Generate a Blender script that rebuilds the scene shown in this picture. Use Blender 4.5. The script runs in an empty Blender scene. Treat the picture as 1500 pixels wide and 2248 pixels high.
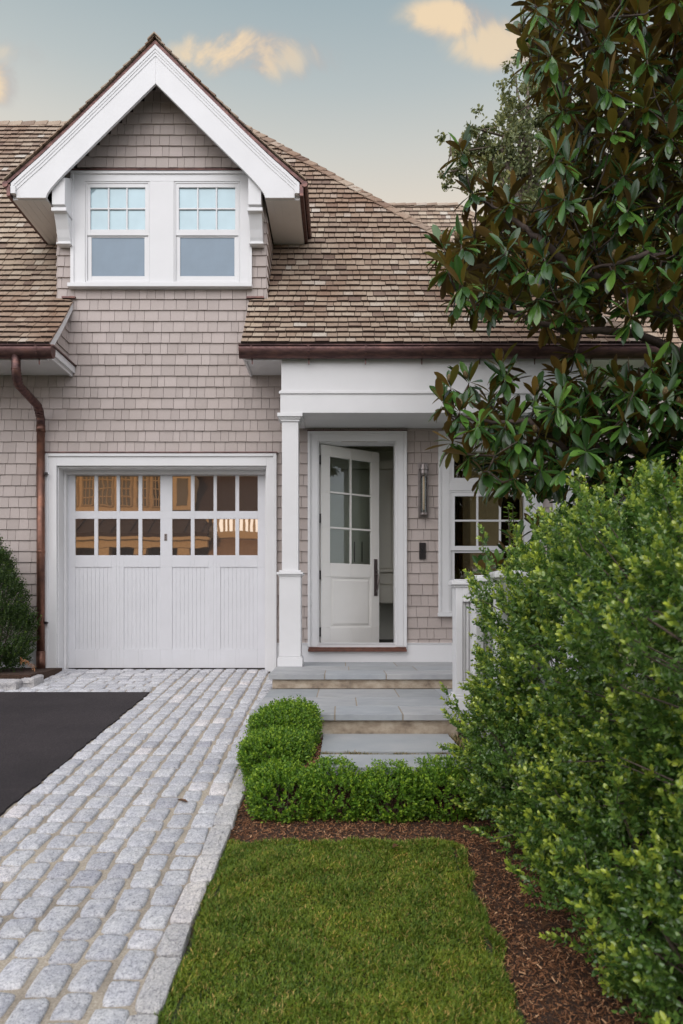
import bpy, math, random
import numpy as np
from mathutils import Vector

# ------------------------------------------------------------------ camera, world, sun, exposure
SC = bpy.context.scene
COL = SC.collection
random.seed(7)
rng = np.random.default_rng(11)
WD = 8.15            # camera to facade
CZ = 0.745           # camera height above the garage sill (the drive falls away towards the camera)
F = 1500.0
HX, HY = 750.0, 1335.0

cam_d = bpy.data.cameras.new('camera')
cam = bpy.data.objects.new('camera', cam_d)
COL.objects.link(cam)
cam.location = (0, -WD, CZ)
cam.rotation_euler = (math.radians(90), 0, 0)
cam_d.sensor_fit = 'HORIZONTAL'
cam_d.sensor_width = 24
cam_d.lens = 24
cam_d.shift_y = 211 / 1500
cam_d.clip_end = 500
cam_d.clip_start = 0.05
cam_d.dof.use_dof = True
cam_d.dof.focus_distance = 7.6
cam_d.dof.aperture_fstop = 3.5
SC.camera = cam

SUN_EL, SUN_AZ = math.radians(16), math.radians(-21)     # low behind the house, a little to the left
sun_d = bpy.data.lights.new('sun', 'SUN')
sun_d.energy = 2.4
sun_d.angle = math.radians(0.5)
sun_d.color = (1.0, 0.72, 0.45)
sun = bpy.data.objects.new('sun', sun_d)
COL.objects.link(sun)
to_sun = Vector((math.sin(SUN_AZ) * math.cos(SUN_EL), math.cos(SUN_AZ) * math.cos(SUN_EL), math.sin(SUN_EL)))
sun.rotation_euler = to_sun.to_track_quat('Z', 'Y').to_euler()
sun.location = (-6, 20, 12)

SC.view_settings.view_transform = 'Standard'
SC.view_settings.look = 'None'
SC.view_settings.gamma = 1
SC.view_settings.exposure = 0.0
SC.cycles.max_bounces = 8
SC.cycles.transparent_max_bounces = 12
SC.cycles.sample_clamp_indirect = 6

W = bpy.data.worlds.new('World')
SC.world = W
W.use_nodes = True


def world_setup():
    nt = W.node_tree
    nt.nodes.clear()
    N, L = nt.nodes.new, nt.links.new
    out = N('ShaderNodeOutputWorld')
    tc = N('ShaderNodeTexCoord')
    sep = N('ShaderNodeSeparateXYZ')
    L(tc.outputs['Generated'], sep.inputs[0])

    def math_(op, a, b=None, c=None):
        m = N('ShaderNodeMath')
        m.operation = op
        for i, v in enumerate((a, b, c)):
            if v is None:
                continue
            if isinstance(v, (int, float)):
                m.inputs[i].default_value = v
            else:
                L(v, m.inputs[i])
        return m.outputs[0]

    def mapr(v, a, b, c, d, smooth=True):
        m = N('ShaderNodeMapRange')
        m.interpolation_type = 'SMOOTHSTEP' if smooth else 'LINEAR'
        L(v, m.inputs[0])
        for i, x in enumerate((a, b, c, d)):
            m.inputs[i + 1].default_value = x
        return m.outputs[0]

    def mix(fac, a, b):
        m = N('ShaderNodeMix')
        m.data_type = 'RGBA'
        if isinstance(fac, (int, float)):
            m.inputs['Factor'].default_value = fac
        else:
            L(fac, m.inputs['Factor'])
        for k, v in (('A', a), ('B', b)):
            s = [i for i in m.inputs if i.name == k and i.type == 'RGBA'][0]
            if isinstance(v, tuple):
                s.default_value = (*v, 1)
            else:
                L(v, s)
        return [o for o in m.outputs if o.type == 'RGBA'][0]

    z = sep.outputs['Z']
    ramp = N('ShaderNodeValToRGB')
    L(z, ramp.inputs[0])
    els = ramp.color_ramp.elements
    stops = [(0.0, (0.70, 0.60, 0.48)), (0.44, (0.80, 0.70, 0.565)), (0.505, (0.76, 0.69, 0.59)), (0.555, (0.63, 0.63, 0.585)),
             (0.605, (0.49, 0.545, 0.545)), (0.665, (0.37, 0.455, 0.485)), (0.78, (0.34, 0.44, 0.52)), (1.0, (0.42, 0.50, 0.58))]
    els[0].position, els[0].color = stops[0][0], (*stops[0][1], 1)
    els[1].position, els[1].color = stops[-1][0], (*stops[-1][1], 1)
    for p, c in stops[1:-1]:
        e = els.new(p)
        e.color = (*c, 1)
    col = ramp.outputs[0]
    # sky raised behind and above the camera, added to light the shaded facade
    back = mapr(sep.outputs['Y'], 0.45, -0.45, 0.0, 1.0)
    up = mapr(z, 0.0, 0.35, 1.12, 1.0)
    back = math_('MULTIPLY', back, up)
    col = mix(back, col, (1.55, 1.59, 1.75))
    # bright lobe added as a soft key light, high in front, a little left
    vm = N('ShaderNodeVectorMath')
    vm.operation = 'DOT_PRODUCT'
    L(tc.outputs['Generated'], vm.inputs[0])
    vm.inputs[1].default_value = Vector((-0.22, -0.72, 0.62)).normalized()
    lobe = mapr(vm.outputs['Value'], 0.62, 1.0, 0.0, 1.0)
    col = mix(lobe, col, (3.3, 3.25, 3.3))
    # clouds: soft noise shaped into a few banks, laid out by direction
    nz = N('ShaderNodeTexNoise')
    nz.inputs['Scale'].default_value = 13
    nz.inputs['Detail'].default_value = 9
    nz.inputs['Distortion'].default_value = 0.6
    nz.inputs['Roughness'].default_value = 0.58
    L(tc.outputs['Generated'], nz.inputs['Vector'])
    nz2 = N('ShaderNodeTexNoise')
    nz2.inputs['Scale'].default_value = 26
    nz2.inputs['Detail'].default_value = 4
    L(tc.outputs['Generated'], nz2.inputs['Vector'])

    def bank(px, py, rx, ry, strength, seed_off, cut):
        nonlocal col
        # tangent-plane coordinates of the sky on the north side
        yy = math_('MAXIMUM', sep.outputs['Y'], 0.05)
        u = math_('DIVIDE', sep.outputs['X'], yy)
        v = math_('DIVIDE', z, yy)
        du = math_('DIVIDE', math_('SUBTRACT', u, (px - HX) / F), rx / F)
        dv = math_('DIVIDE', math_('SUBTRACT', v, (HY - py) / F), ry / F)
        r = math_('SQRT', math_('ADD', math_('MULTIPLY', du, du), math_('MULTIPLY', dv, dv)))
        fall = math_('SUBTRACT', 1.0, r)
        n = math_('MULTIPLY', math_('SUBTRACT', nz.outputs[0], 0.5), 4.2)
        n2 = math_('MULTIPLY', math_('SUBTRACT', nz2.outputs[0], 0.5), 1.0)
        dens = math_('ADD', math_('ADD', fall, n), math_('ADD', n2, cut))
        m = mapr(dens, -0.15, 0.95, 0.0, strength)
        m = math_('MULTIPLY', m, mapr(r, 1.5, 0.7, 0.0, 1.0))
        tone = mapr(math_('ADD', math_('MULTIPLY', du, -0.55), math_('ADD', dens, -0.5)), -0.5, 0.7, 0.0, 1.0)
        cc = mix(tone, (0.50, 0.46, 0.44), (0.93, 0.72, 0.47))
        col = mix(m, col, cc)

    bank(515, 118, 125, 50, 0.95, 0, 0.3)
    bank(640, 130, 95, 50, 0.55, 0, 0.15)
    bank(985, 40, 100, 42, 0.95, 0, 0.35)
    bank(1100, 95, 110, 55, 0.8, 0, 0.35)
    bank(-10, 185, 60, 50, 0.9, 0, 0.3)
    bank(10, 110, 90, 50, 0.35, 0, 0.2)
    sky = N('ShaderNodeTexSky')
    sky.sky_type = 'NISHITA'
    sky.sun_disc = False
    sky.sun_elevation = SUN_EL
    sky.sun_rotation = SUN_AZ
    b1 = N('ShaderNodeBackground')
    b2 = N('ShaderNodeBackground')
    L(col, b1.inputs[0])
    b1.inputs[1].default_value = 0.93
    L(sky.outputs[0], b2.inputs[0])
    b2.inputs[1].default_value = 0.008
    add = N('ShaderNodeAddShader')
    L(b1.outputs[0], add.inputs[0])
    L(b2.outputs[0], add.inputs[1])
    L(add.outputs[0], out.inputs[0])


world_setup()


# ------------------------------------------------------------------ helpers
def P(px, py, d):
    """world point d metres ahead of the camera plane"""
    return ((px - HX) * d / F, d - WD, CZ + (HY - py) * d / F)


def wx(px, d=WD):
    return (px - HX) * d / F


def wz(py, d=WD):
    return CZ + (HY - py) * d / F


def wloc(o):
    v = Vector((0, 0, 0))
    while o is not None:
        v += o.location
        o = o.parent
    return v


def tag(o, label=None, cat=None, group=None, kind=None):
    if label:
        o['label'] = label
    if cat:
        o['category'] = cat
    if group:
        o['group'] = group
    if kind:
        o['kind'] = kind
    return o


def thing(name, label, cat, loc, group=None):
    o = bpy.data.objects.new(name, None)
    COL.objects.link(o)
    o.location = loc
    o.empty_display_size = 0.2
    return tag(o, label, cat, group)


def part(name, parent, loc):
    o = bpy.data.objects.new(name, None)
    COL.objects.link(o)
    o.parent = parent
    o.location = Vector(loc) - wloc(parent)
    return o


class MB:
    def __init__(s):
        s.v = []
        s.f = []
        s.ends = []

    def add(s, vs, fs):
        n = len(s.v)
        s.v.extend(vs)
        s.f.extend([tuple(i + n for i in f) for f in fs])

    def box(s, x0, x1, y0, y1, z0, z1):
        if x0 > x1: x0, x1 = x1, x0
        if y0 > y1: y0, y1 = y1, y0
        if z0 > z1: z0, z1 = z1, z0
        s.add([(x0, y0, z0), (x1, y0, z0), (x1, y1, z0), (x0, y1, z0), (x0, y0, z1), (x1, y0, z1), (x1, y1, z1), (x0, y1, z1)],
              [(0, 3, 2, 1), (4, 5, 6, 7), (0, 1, 5, 4), (1, 2, 6, 5), (2, 3, 7, 6), (3, 0, 4, 7)])
        return s

    def frame(s, x0, x1, z0, z1, w, y0, y1, wb=None, wt=None, ws=None):
        """rectangular frame in the facade plane"""
        wb = w if wb is None else wb
        wt = w if wt is None else wt
        s.box(x0, x0 + w, y0, y1, z0, z1)
        s.box(x1 - w, x1, y0, y1, z0, z1)
        if wt: s.box(x0 + w, x1 - w, y0, y1, z1 - wt, z1)
        if wb: s.box(x0 + w, x1 - w, y0, y1, z0, z0 + wb)
        return s

    def prism(s, poly, axis, a, b):
        """polygon extruded along an axis; poly is (p, q) in the two other axes (x,z for y; y,z for x; x,y for z)"""
        def pt(p, t):
            if axis == 'y': return (p[0], t, p[1])
            if axis == 'x': return (t, p[0], p[1])
            return (p[0], p[1], t)
        area = sum(poly[i][0] * poly[(i + 1) % len(poly)][1] - poly[(i + 1) % len(poly)][0] * poly[i][1] for i in range(len(poly)))
        if (area < 0) != (axis == 'y' and False):
            poly = poly[::-1]
        n = len(poly)
        lo, hi = min(a, b), max(a, b)
        vs = [pt(p, lo) for p in poly] + [pt(p, hi) for p in poly]
        fs = [tuple(range(n))[::-1], tuple(range(n, 2 * n))] + [(i, (i + 1) % n, n + (i + 1) % n, n + i) for i in range(n)]
        if axis == 'y':
            fs = [f[::-1] for f in fs]
        s.add(vs, fs)
        return s

    def tube(s, pts, rad, seg=10, cap=True):
        pts = [Vector(p) for p in pts]
        if not hasattr(rad, '__len__'):
            rad = [rad] * len(pts)
        n0 = len(s.v)
        ref = None
        for i, p in enumerate(pts):
            t = (pts[min(i + 1, len(pts) - 1)] - pts[max(i - 1, 0)])
            t = t.normalized() if t.length > 1e-9 else Vector((0, 0, 1))
            if ref is None:
                ref = Vector((1, 0, 0)) if abs(t.x) < 0.8 else Vector((0, 1, 0))
            u = (ref - t * ref.dot(t)).normalized()
            w = t.cross(u)
            ref = u
            for k in range(seg):
                a = 2 * math.pi * k / seg
                s.v.append(tuple(p + (u * math.cos(a) + w * math.sin(a)) * rad[i]))
        for i in range(len(pts) - 1):
            for k in range(seg):
                a = n0 + i * seg + k
                b = n0 + i * seg + (k + 1) % seg
                s.f.append((a, b, b + seg, a + seg))
        if cap:
            s.f.append(tuple(n0 + k for k in range(seg))[::-1])
            m = n0 + (len(pts) - 1) * seg
            s.f.append(tuple(m + k for k in range(seg)))
        return s

    def lathe(s, prof, c, seg=20):
        """prof: (r, z) list"""
        n0 = len(s.v)
        for r, z in prof:
            for k in range(seg):
                a = 2 * math.pi * k / seg
                s.v.append((c[0] + r * math.cos(a), c[1] + r * math.sin(a), c[2] + z))
        for i in range(len(prof) - 1):
            for k in range(seg):
                a = n0 + i * seg + k
                b = n0 + i * seg + (k + 1) % seg
                s.f.append((a, b, b + seg, a + seg))
        s.f.append(tuple(n0 + k for k in range(seg))[::-1])
        m = n0 + (len(prof) - 1) * seg
        s.f.append(tuple(m + k for k in range(seg)))
        return s

    def build(s, name, mat, parent=None, bevel=0, smooth=False):
        v = np.array(s.v, dtype=np.float64)
        lo, hi = v.min(0), v.max(0)
        org = Vector(((lo[0] + hi[0]) / 2, (lo[1] + hi[1]) / 2, lo[2]))
        me = bpy.data.meshes.new(name)
        me.from_pydata((v - np.array(org)).tolist(), [], s.f)
        me.materials.append(mat)
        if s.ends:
            me.materials.append(END_GRAIN_SHADE)
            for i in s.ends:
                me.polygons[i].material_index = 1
        me.validate()
        if smooth:
            me.polygons.foreach_set('use_smooth', [True] * len(me.polygons))
        me.update()
        o = bpy.data.objects.new(name, me)
        COL.objects.link(o)
        o.parent = parent
        o.location = org - (wloc(parent) if parent else Vector((0, 0, 0)))
        if bevel:
            b = o.modifiers.new('bevel', 'BEVEL')
            b.width = bevel
            b.segments = 2
            b.limit_method = 'ANGLE'
            b.angle_limit = math.radians(40)
        return o


def np_mesh(name, verts, faces, mat, parent=None, attr=None, smooth=False):
    """fast mesh from numpy: faces is an (N,k) array or list of such arrays"""
    if not isinstance(faces, list):
        faces = [faces]
    v = np.asarray(verts, dtype=np.float64)
    lo, hi = v.min(0), v.max(0)
    org = np.array([(lo[0] + hi[0]) / 2, (lo[1] + hi[1]) / 2, lo[2]])
    me = bpy.data.meshes.new(name)
    me.vertices.add(len(v))
    me.vertices.foreach_set('co', (v - org).astype(np.float32).ravel())
    loops = np.concatenate([f.ravel() for f in faces])
    totals = np.concatenate([np.full(len(f), f.shape[1]) for f in faces])
    starts = np.concatenate([[0], np.cumsum(totals)[:-1]])
    me.loops.add(len(loops))
    me.loops.foreach_set('vertex_index', loops.astype(np.int32))
    me.polygons.add(len(totals))
    me.polygons.foreach_set('loop_start', starts.astype(np.int32))
    if smooth:
        me.polygons.foreach_set('use_smooth', np.ones(len(totals), dtype=bool))
    me.update(calc_edges=True)
    if attr:
        for k, a in attr.items():
            at = me.attributes.new(k, 'FLOAT', 'POINT')
            at.data.foreach_set('value', np.asarray(a, dtype=np.float32))
    me.materials.append(mat)
    o = bpy.data.objects.new(name, me)
    COL.objects.link(o)
    o.parent = parent
    o.location = Vector(org) - (wloc(parent) if parent else Vector((0, 0, 0)))
    return o


# ------------------------------------------------------------------ materials
class NT:
    def __init__(s, name):
        s.m = bpy.data.materials.new(name)
        s.m.use_nodes = True
        s.nt = s.m.node_tree
        s.b = s.nt.nodes['Principled BSDF']
        s.out = s.nt.nodes['Material Output']
        s.tc = None

    def N(s, t):
        return s.nt.nodes.new(t)

    def L(s, a, b):
        s.nt.links.new(a, b)

    def coord(s):
        if s.tc is None:
            s.tc = s.N('ShaderNodeTexCoord')
        return s.tc.outputs['Object']

    def noise(s, scale, detail=4, rough=0.55, stretch=None):
        n = s.N('ShaderNodeTexNoise')
        n.inputs['Scale'].default_value = scale
        n.inputs['Detail'].default_value = detail
        n.inputs['Roughness'].default_value = rough
        if stretch:
            mp = s.N('ShaderNodeMapping')
            mp.inputs['Scale'].default_value = stretch
            s.L(s.coord(), mp.inputs[0])
            s.L(mp.outputs[0], n.inputs['Vector'])
        else:
            s.L(s.coord(), n.inputs['Vector'])
        return n.outputs[0]

    def island(s):
        g = s.N('ShaderNodeNewGeometry')
        return g.outputs['Random Per Island']

    def math(s, op, a, b=0.0):
        m = s.N('ShaderNodeMath')
        m.operation = op
        for i, v in enumerate((a, b)):
            if isinstance(v, (int, float)):
                m.inputs[i].default_value = v
            else:
                s.L(v, m.inputs[i])
        return m.outputs[0]

    def ramp(s, fac, stops, interp='LINEAR'):
        r = s.N('ShaderNodeValToRGB')
        r.color_ramp.interpolation = interp
        s.L(fac, r.inputs[0])
        e = r.color_ramp.elements
        e[0].position, e[0].color = stops[0][0], (*stops[0][1], 1)
        e[1].position, e[1].color = stops[-1][0], (*stops[-1][1], 1)
        for p, c in stops[1:-1]:
            x = e.new(p)
            x.color = (*c, 1)
        return r.outputs[0]

    def mix(s, fac, a, b, mode='MIX'):
        m = s.N('ShaderNodeMix')
        m.data_type = 'RGBA'
        m.blend_type = mode
        if isinstance(fac, (int, float)):
            m.inputs[0].default_value = fac
        else:
            s.L(fac, m.inputs[0])
        for i, v in ((6, a), (7, b)):
            if isinstance(v, tuple):
                m.inputs[i].default_value = (*v, 1)
            else:
                s.L(v, m.inputs[i])
        return m.outputs[2]

    def bump(s, h, strength=0.3, dist=0.01):
        b = s.N('ShaderNodeBump')
        b.inputs['Strength'].default_value = strength
        b.inputs['Distance'].default_value = dist
        s.L(h, b.inputs['Height'])
        s.L(b.outputs[0], s.b.inputs['Normal'])

    def set(s, col=None, rough=None, metal=None, spec=None):
        if col is not None:
            if isinstance(col, tuple):
                s.b.inputs['Base Color'].default_value = (*col, 1)
            else:
                s.L(col, s.b.inputs['Base Color'])
        if rough is not None:
            if isinstance(rough, (int, float)):
                s.b.inputs['Roughness'].default_value = rough
            else:
                s.L(rough, s.b.inputs['Roughness'])
        if metal is not None:
            s.b.inputs['Metallic'].default_value = metal
        if spec is not None:
            s.b.inputs['Specular IOR Level'].default_value = spec
        return s.m


def paint(name, c, rough=0.45, var=0.06):
    t = NT(name)
    n = t.noise(2.5, 5)
    k = t.ramp(n, [(0.3, tuple(x * (1 - var) for x in c)), (0.7, c)])
    t.bump(t.noise(60, 3), 0.06, 0.004)
    return t.set(k, rough)


def simple(name, c, rough=0.5, metal=0.0, var=0.15, scale=20, bump=0.1):
    t = NT(name)
    n = t.noise(scale, 5)
    k = t.ramp(n, [(0.3, tuple(x * (1 - var) for x in c)), (0.7, tuple(min(1, x * (1 + var)) for x in c))])
    if bump:
        t.bump(n, bump, 0.004)
    return t.set(k, rough, metal)


def m_siding():
    t = NT('painted_shingle')
    base = t.ramp(t.island(), [(0, (0.388, 0.3327, 0.3082)), (0.5, (0.4305, 0.3709, 0.3445)), (1, (0.4676, 0.4036, 0.3766))])
    big = t.ramp(t.noise(1.3, 3), [(0.3, (0.93, 0.92, 0.9)), (0.7, (1, 1, 1))])
    c = t.mix(1.0, base, big, 'MULTIPLY')
    g = t.noise(30, 4, 0.6, (6, 6, 0.7))
    c = t.mix(0.12, c, t.ramp(g, [(0.35, (0.3, 0.25, 0.24)), (0.65, (0.6, 0.5, 0.48))]))
    t.bump(g, 0.12, 0.003)
    return t.set(c, 0.6, spec=0.3)


def m_cedar():
    t = NT('weathered_cedar')
    isl = t.island()
    base = t.ramp(isl, [(0, (0.1964, 0.1348, 0.1032)), (0.08, (0.2794, 0.2021, 0.1518)), (0.35, (0.3398, 0.2526, 0.1852)),
                        (0.65, (0.3776, 0.2909, 0.2156)), (0.92, (0.4229, 0.3399, 0.2611)), (1.0, (0.5135, 0.4594, 0.3947))])
    patch = t.ramp(t.noise(0.9, 4), [(0.36, (0.72, 0.60, 0.54)), (0.55, (1, 1, 1)), (0.72, (1.12, 1.14, 1.12))])
    c = t.mix(1.0, base, patch, 'MULTIPLY')
    g = t.noise(16, 5, 0.65, (9, 1, 1))
    c = t.mix(0.55, c, t.ramp(g, [(0.3, (0.35, 0.33, 0.32)), (0.6, (1.0, 1.0, 1.0)), (0.75, (1.25, 1.2, 1.15))]), 'MULTIPLY')
    t.bump(g, 0.4, 0.004)
    return t.set(c, 0.75, spec=0.25)


def m_granite(tint=(1, 1, 1), name='granite'):
    t = NT(name)
    isl = t.island()
    base = t.ramp(isl, [(0, (0.44, 0.44, 0.4672)), (0.04, (0.484, 0.484, 0.4997)), (0.25, (0.5225, 0.5225, 0.5378)), (0.75, (0.583, 0.583, 0.5921)),
                        (0.96, (0.627, 0.6215, 0.6328)), (1, (0.726, 0.682, 0.6608))])
    sp = t.noise(110, 4, 0.8)
    s1 = t.ramp(sp, [(0.36, (0.30, 0.30, 0.33)), (0.47, (0.9, 0.9, 0.92)), (0.62, (1.15, 1.15, 1.15))])
    c = t.mix(0.8, base, s1, 'MULTIPLY')
    sp2 = t.noise(42, 4, 0.7)
    c = t.mix(0.55, c, t.ramp(sp2, [(0.34, (0.5, 0.5, 0.53)), (0.52, (1, 1, 1)), (0.7, (1.15, 1.13, 1.1))]), 'MULTIPLY')
    big = t.ramp(t.noise(9, 3), [(0.35, (0.92, 0.92, 0.94)), (0.65, (1.05, 1.04, 1.02))])
    c = t.mix(1.0, c, big, 'MULTIPLY')
    c = t.mix(1.0, c, tint, 'MULTIPLY')
    t.bump(t.math('ADD', sp, t.math('MULTIPLY', sp2, 2.0)), 0.7, 0.006)
    return t.set(c, 0.8, spec=0.25)


def m_bluestone():
    t = NT('bluestone')
    base = t.ramp(t.island(), [(0, (0.2625, 0.284, 0.2982)), (0.35, (0.3525, 0.355, 0.3621)), (0.7, (0.3375, 0.355, 0.3763)), (1, (0.4275, 0.4118, 0.4047))])
    n = t.noise(5, 6, 0.6, (1, 2, 1))
    c = t.mix(0.6, base, t.ramp(n, [(0.3, (0.75, 0.76, 0.78)), (0.7, (1.2, 1.18, 1.12))]), 'MULTIPLY')
    st = t.noise(2.2, 5)
    c = t.mix(t.ramp(st, [(0.6, (0, 0, 0)), (0.78, (0.4, 0.4, 0.4))]), c, (0.2, 0.17, 0.13))
    t.bump(t.noise(90, 4), 0.25, 0.004)
    return t.set(c, 0.65, spec=0.35)


def m_riser():
    t = NT('stained_limestone')
    n = t.noise(7, 6, 0.65, (1, 1, 1.6))
    c = t.ramp(n, [(0.25, (0.13, 0.095, 0.07)), (0.45, (0.33, 0.26, 0.19)), (0.6, (0.46, 0.38, 0.29)), (0.8, (0.5, 0.45, 0.38))])
    t.bump(t.noise(60, 4), 0.3, 0.004)
    return t.set(c, 0.85)


def m_copper(name, dark=True):
    t = NT(name)
    n = t.noise(6, 6, 0.65, (1, 1, 1) if not dark else (1.0, 4, 4))
    if dark:
        c = t.ramp(n, [(0.25, (0.055, 0.03, 0.03)), (0.5, (0.115, 0.066, 0.062)), (0.65, (0.17, 0.09, 0.075)), (0.85, (0.27, 0.12, 0.08))])
    else:
        c = t.ramp(n, [(0.25, (0.10, 0.055, 0.046)), (0.5, (0.19, 0.095, 0.068)), (0.75, (0.32, 0.145, 0.09))])
    r = t.ramp(t.noise(20, 4), [(0.3, (0.34,) * 3), (0.7, (0.55,) * 3)])
    return t.set(c, r, 0.85)


def m_asphalt():
    t = NT('asphalt')
    n = t.noise(120, 4, 0.8)
    big = t.noise(1.6, 5, 0.6)
    c = t.ramp(n, [(0.35, (0.012, 0.0105, 0.0115)), (0.5, (0.028, 0.0235, 0.025)), (0.62, (0.048, 0.040, 0.042)), (0.72, (0.09, 0.078, 0.078))])
    c = t.mix(0.8, c, t.ramp(big, [(0.32, (0.7, 0.68, 0.7)), (0.52, (1.1, 1.05, 1.05)), (0.66, (1.35, 1.28, 1.28)), (0.78, (1.7, 1.6, 1.6))]), 'MULTIPLY')
    t.bump(n, 0.9, 0.006)
    return t.set(c, 0.82, spec=0.3)


def m_sand():
    t = NT('joint_sand')
    n = t.noise(120, 3)
    c = t.ramp(n, [(0.3, (0.28, 0.235, 0.18)), (0.6, (0.44, 0.38, 0.30)), (0.8, (0.52, 0.47, 0.39))])
    c = t.mix(0.7, c, t.ramp(t.noise(3, 4), [(0.35, (0.55, 0.54, 0.55)), (0.6, (1, 1, 1))]), 'MULTIPLY')
    t.bump(n, 0.5, 0.004)
    return t.set(c, 0.95)


def m_mulch():
    t = NT('bark_mulch')
    c = t.ramp(t.island(), [(0, (0.07031, 0.02957, 0.0138)), (0.35, (0.1875, 0.08064, 0.0391)), (0.75, (0.3125, 0.1452, 0.0713)), (0.93, (0.4688, 0.2419, 0.1265)), (1, (0.7031, 0.4301, 0.2415))])
    return t.set(c, 0.9, spec=0.2)


def m_soil():
    t = NT('bark_soil')
    c = t.ramp(t.noise(80, 4), [(0.3, (0.022, 0.012, 0.007)), (0.7, (0.09, 0.046, 0.027))])
    t.bump(t.noise(80, 4), 0.8, 0.02)
    return t.set(c, 0.95)


def m_grass(name='grass_blade'):
    t = NT(name)
    c = t.ramp(t.island(), [(0, (0.05174, 0.09616, 0.0072)), (0.4, (0.1035, 0.1641, 0.0117)), (0.8, (0.1552, 0.2179, 0.018)), (0.9, (0.2218, 0.2435, 0.0315)), (0.95, (0.3696, 0.2691, 0.072)), (1, (0.5027, 0.3461, 0.117))])
    p = t.noise(4.5, 5, 0.6)
    c = t.mix(1.0, c, t.ramp(p, [(0.32, (0.68, 0.78, 0.7)), (0.5, (1, 1, 1)), (0.68, (1.35, 1.2, 1.05))]), 'MULTIPLY')
    return t.set(c, 0.55, spec=0.3)


def m_leaf(name, ramp_, tipcol=None, rough=0.4, under=None, spec=0.5, attr='tip', transl=0.33):
    t = NT(name)
    c = t.ramp(t.island(), ramp_)
    if tipcol:
        a = t.N('ShaderNodeAttribute')
        a.attribute_name = attr
        c = t.mix(a.outputs['Fac'], c, tipcol)
    if under:
        g = t.N('ShaderNodeNewGeometry')
        u = t.ramp(g.outputs['Random Per Island'], under)
        c = t.mix(g.outputs['Backfacing'], c, u)
        r = t.math('ADD', t.math('MULTIPLY', g.outputs['Backfacing'], 0.45), rough)
        t.set(c, r, spec=spec)
    else:
        t.set(c, rough, spec=spec)
    tl = t.N('ShaderNodeBsdfTranslucent')
    t.L(c, tl.inputs[0])
    mx = t.N('ShaderNodeMixShader')
    mx.inputs[0].default_value = transl
    t.L(t.b.outputs[0], mx.inputs[1])
    t.L(tl.outputs[0], mx.inputs[2])
    t.L(mx.outputs[0], t.out.inputs[0])
    return t.m


def m_glass(name, tint=(0.86, 0.9, 0.87), refl=1.0):
    t = NT(name)
    t.nt.nodes.remove(t.b)
    tr = t.N('ShaderNodeBsdfTransparent')
    tr.inputs[0].default_value = (*tint, 1)
    gl = t.N('ShaderNodeBsdfGlossy')
    gl.inputs['Roughness'].default_value = 0.01
    gl.inputs['Color'].default_value = (refl, refl, refl, 1)
    fr = t.N('ShaderNodeFresnel')
    fr.inputs['IOR'].default_value = 1.45
    mx = t.N('ShaderNodeMixShader')
    t.L(fr.outputs[0], mx.inputs[0])
    t.L(tr.outputs[0], mx.inputs[1])
    t.L(gl.outputs[0], mx.inputs[2])
    t.L(mx.outputs[0], t.out.inputs[0])
    return t.m


def m_coated(name, base, coat, fac, rough=0.015):
    """dark backed glass: a mirror sheen over an opaque backing"""
    t = NT(name)
    gl = t.N('ShaderNodeBsdfGlossy')
    gl.inputs['Roughness'].default_value = rough
    gl.inputs['Color'].default_value = (*coat, 1)
    n = t.noise(2.2, 2)
    bp = t.N('ShaderNodeBump')
    bp.inputs['Strength'].default_value = 0.05
    bp.inputs['Distance'].default_value = 0.012
    t.L(n, bp.inputs['Height'])
    t.L(bp.outputs[0], gl.inputs['Normal'])
    t.set(t.ramp(t.noise(3.0, 3), [(0.3, tuple(q * 0.86 for q in base)), (0.7, tuple(q * 1.12 for q in base))]), 0.6)
    mx = t.N('ShaderNodeMixShader')
    mx.inputs[0].default_value = fac
    t.L(t.b.outputs[0], mx.inputs[1])
    t.L(gl.outputs[0], mx.inputs[2])
    t.L(mx.outputs[0], t.out.inputs[0])
    return t.m


WHITE = paint('white_trim_paint', (0.70, 0.692, 0.695), 0.42)
DOORW = paint('white_door_paint', (0.65, 0.648, 0.67), 0.38)
ENTRYW = paint('entry_door_lightened_paint', (0.82, 0.80, 0.77), 0.38)  # door white lightened in colour to make up for the porch shade
SIDING = m_siding()
CEDAR = m_cedar()
END_GRAIN_SHADE = simple('cedar_end_grain_shade', (0.05, 0.03, 0.024), 0.9, var=0.4, scale=12)  # weathered butt ends, with the shadow line under each course put into the colour
BACK = simple('sheathing', (0.05, 0.04, 0.04), 0.9, bump=0)  # darkened so the shallow shingle joints look deeply shaded
DECK = simple('roof_underlay', (0.045, 0.03, 0.024), 0.9, bump=0)
COPPER = m_copper('aged_copper', True)
COPPER2 = m_copper('bright_copper', False)
GRANITE = m_granite()
CURB = m_granite((0.97, 0.94, 0.89), 'curb_granite')
BLUE = m_bluestone()
RISER = m_riser()
GROUT = simple('grout', (0.30, 0.255, 0.20), 0.9, scale=60)
ASPHALT = m_asphalt()
SAND = m_sand()
MULCH = m_mulch()
SOIL = m_soil()
GRASS = m_grass()
MAHOG = simple('mahogany', (0.12, 0.045, 0.028), 0.45, var=0.3, scale=25)
IRON = simple('dark_bronze', (0.035, 0.03, 0.03), 0.4, 0.6)
PEWTER = simple('pewter', (0.25, 0.22, 0.21), 0.38, 0.85)
BRONZE = simple('oil_rubbed_bronze', (0.13, 0.10, 0.10), 0.42, 0.6)
GLASS = m_glass('clear_glass')
GGLASS = m_coated('bronze_garage_glass', (0.012, 0.009, 0.008), (1.0, 0.78, 0.58), 0.40)
WGLASS = m_glass('window_glass', (0.55, 0.49, 0.38), 1.0)
BLIND = m_coated('window_shade_behind_glass', (0.27, 0.37, 0.41), (0.8, 0.95, 1.0), 0.13)
SCREEN = m_coated('window_screen_glass', (0.085, 0.12, 0.165), (0.75, 0.9, 1.0), 0.07)
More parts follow.
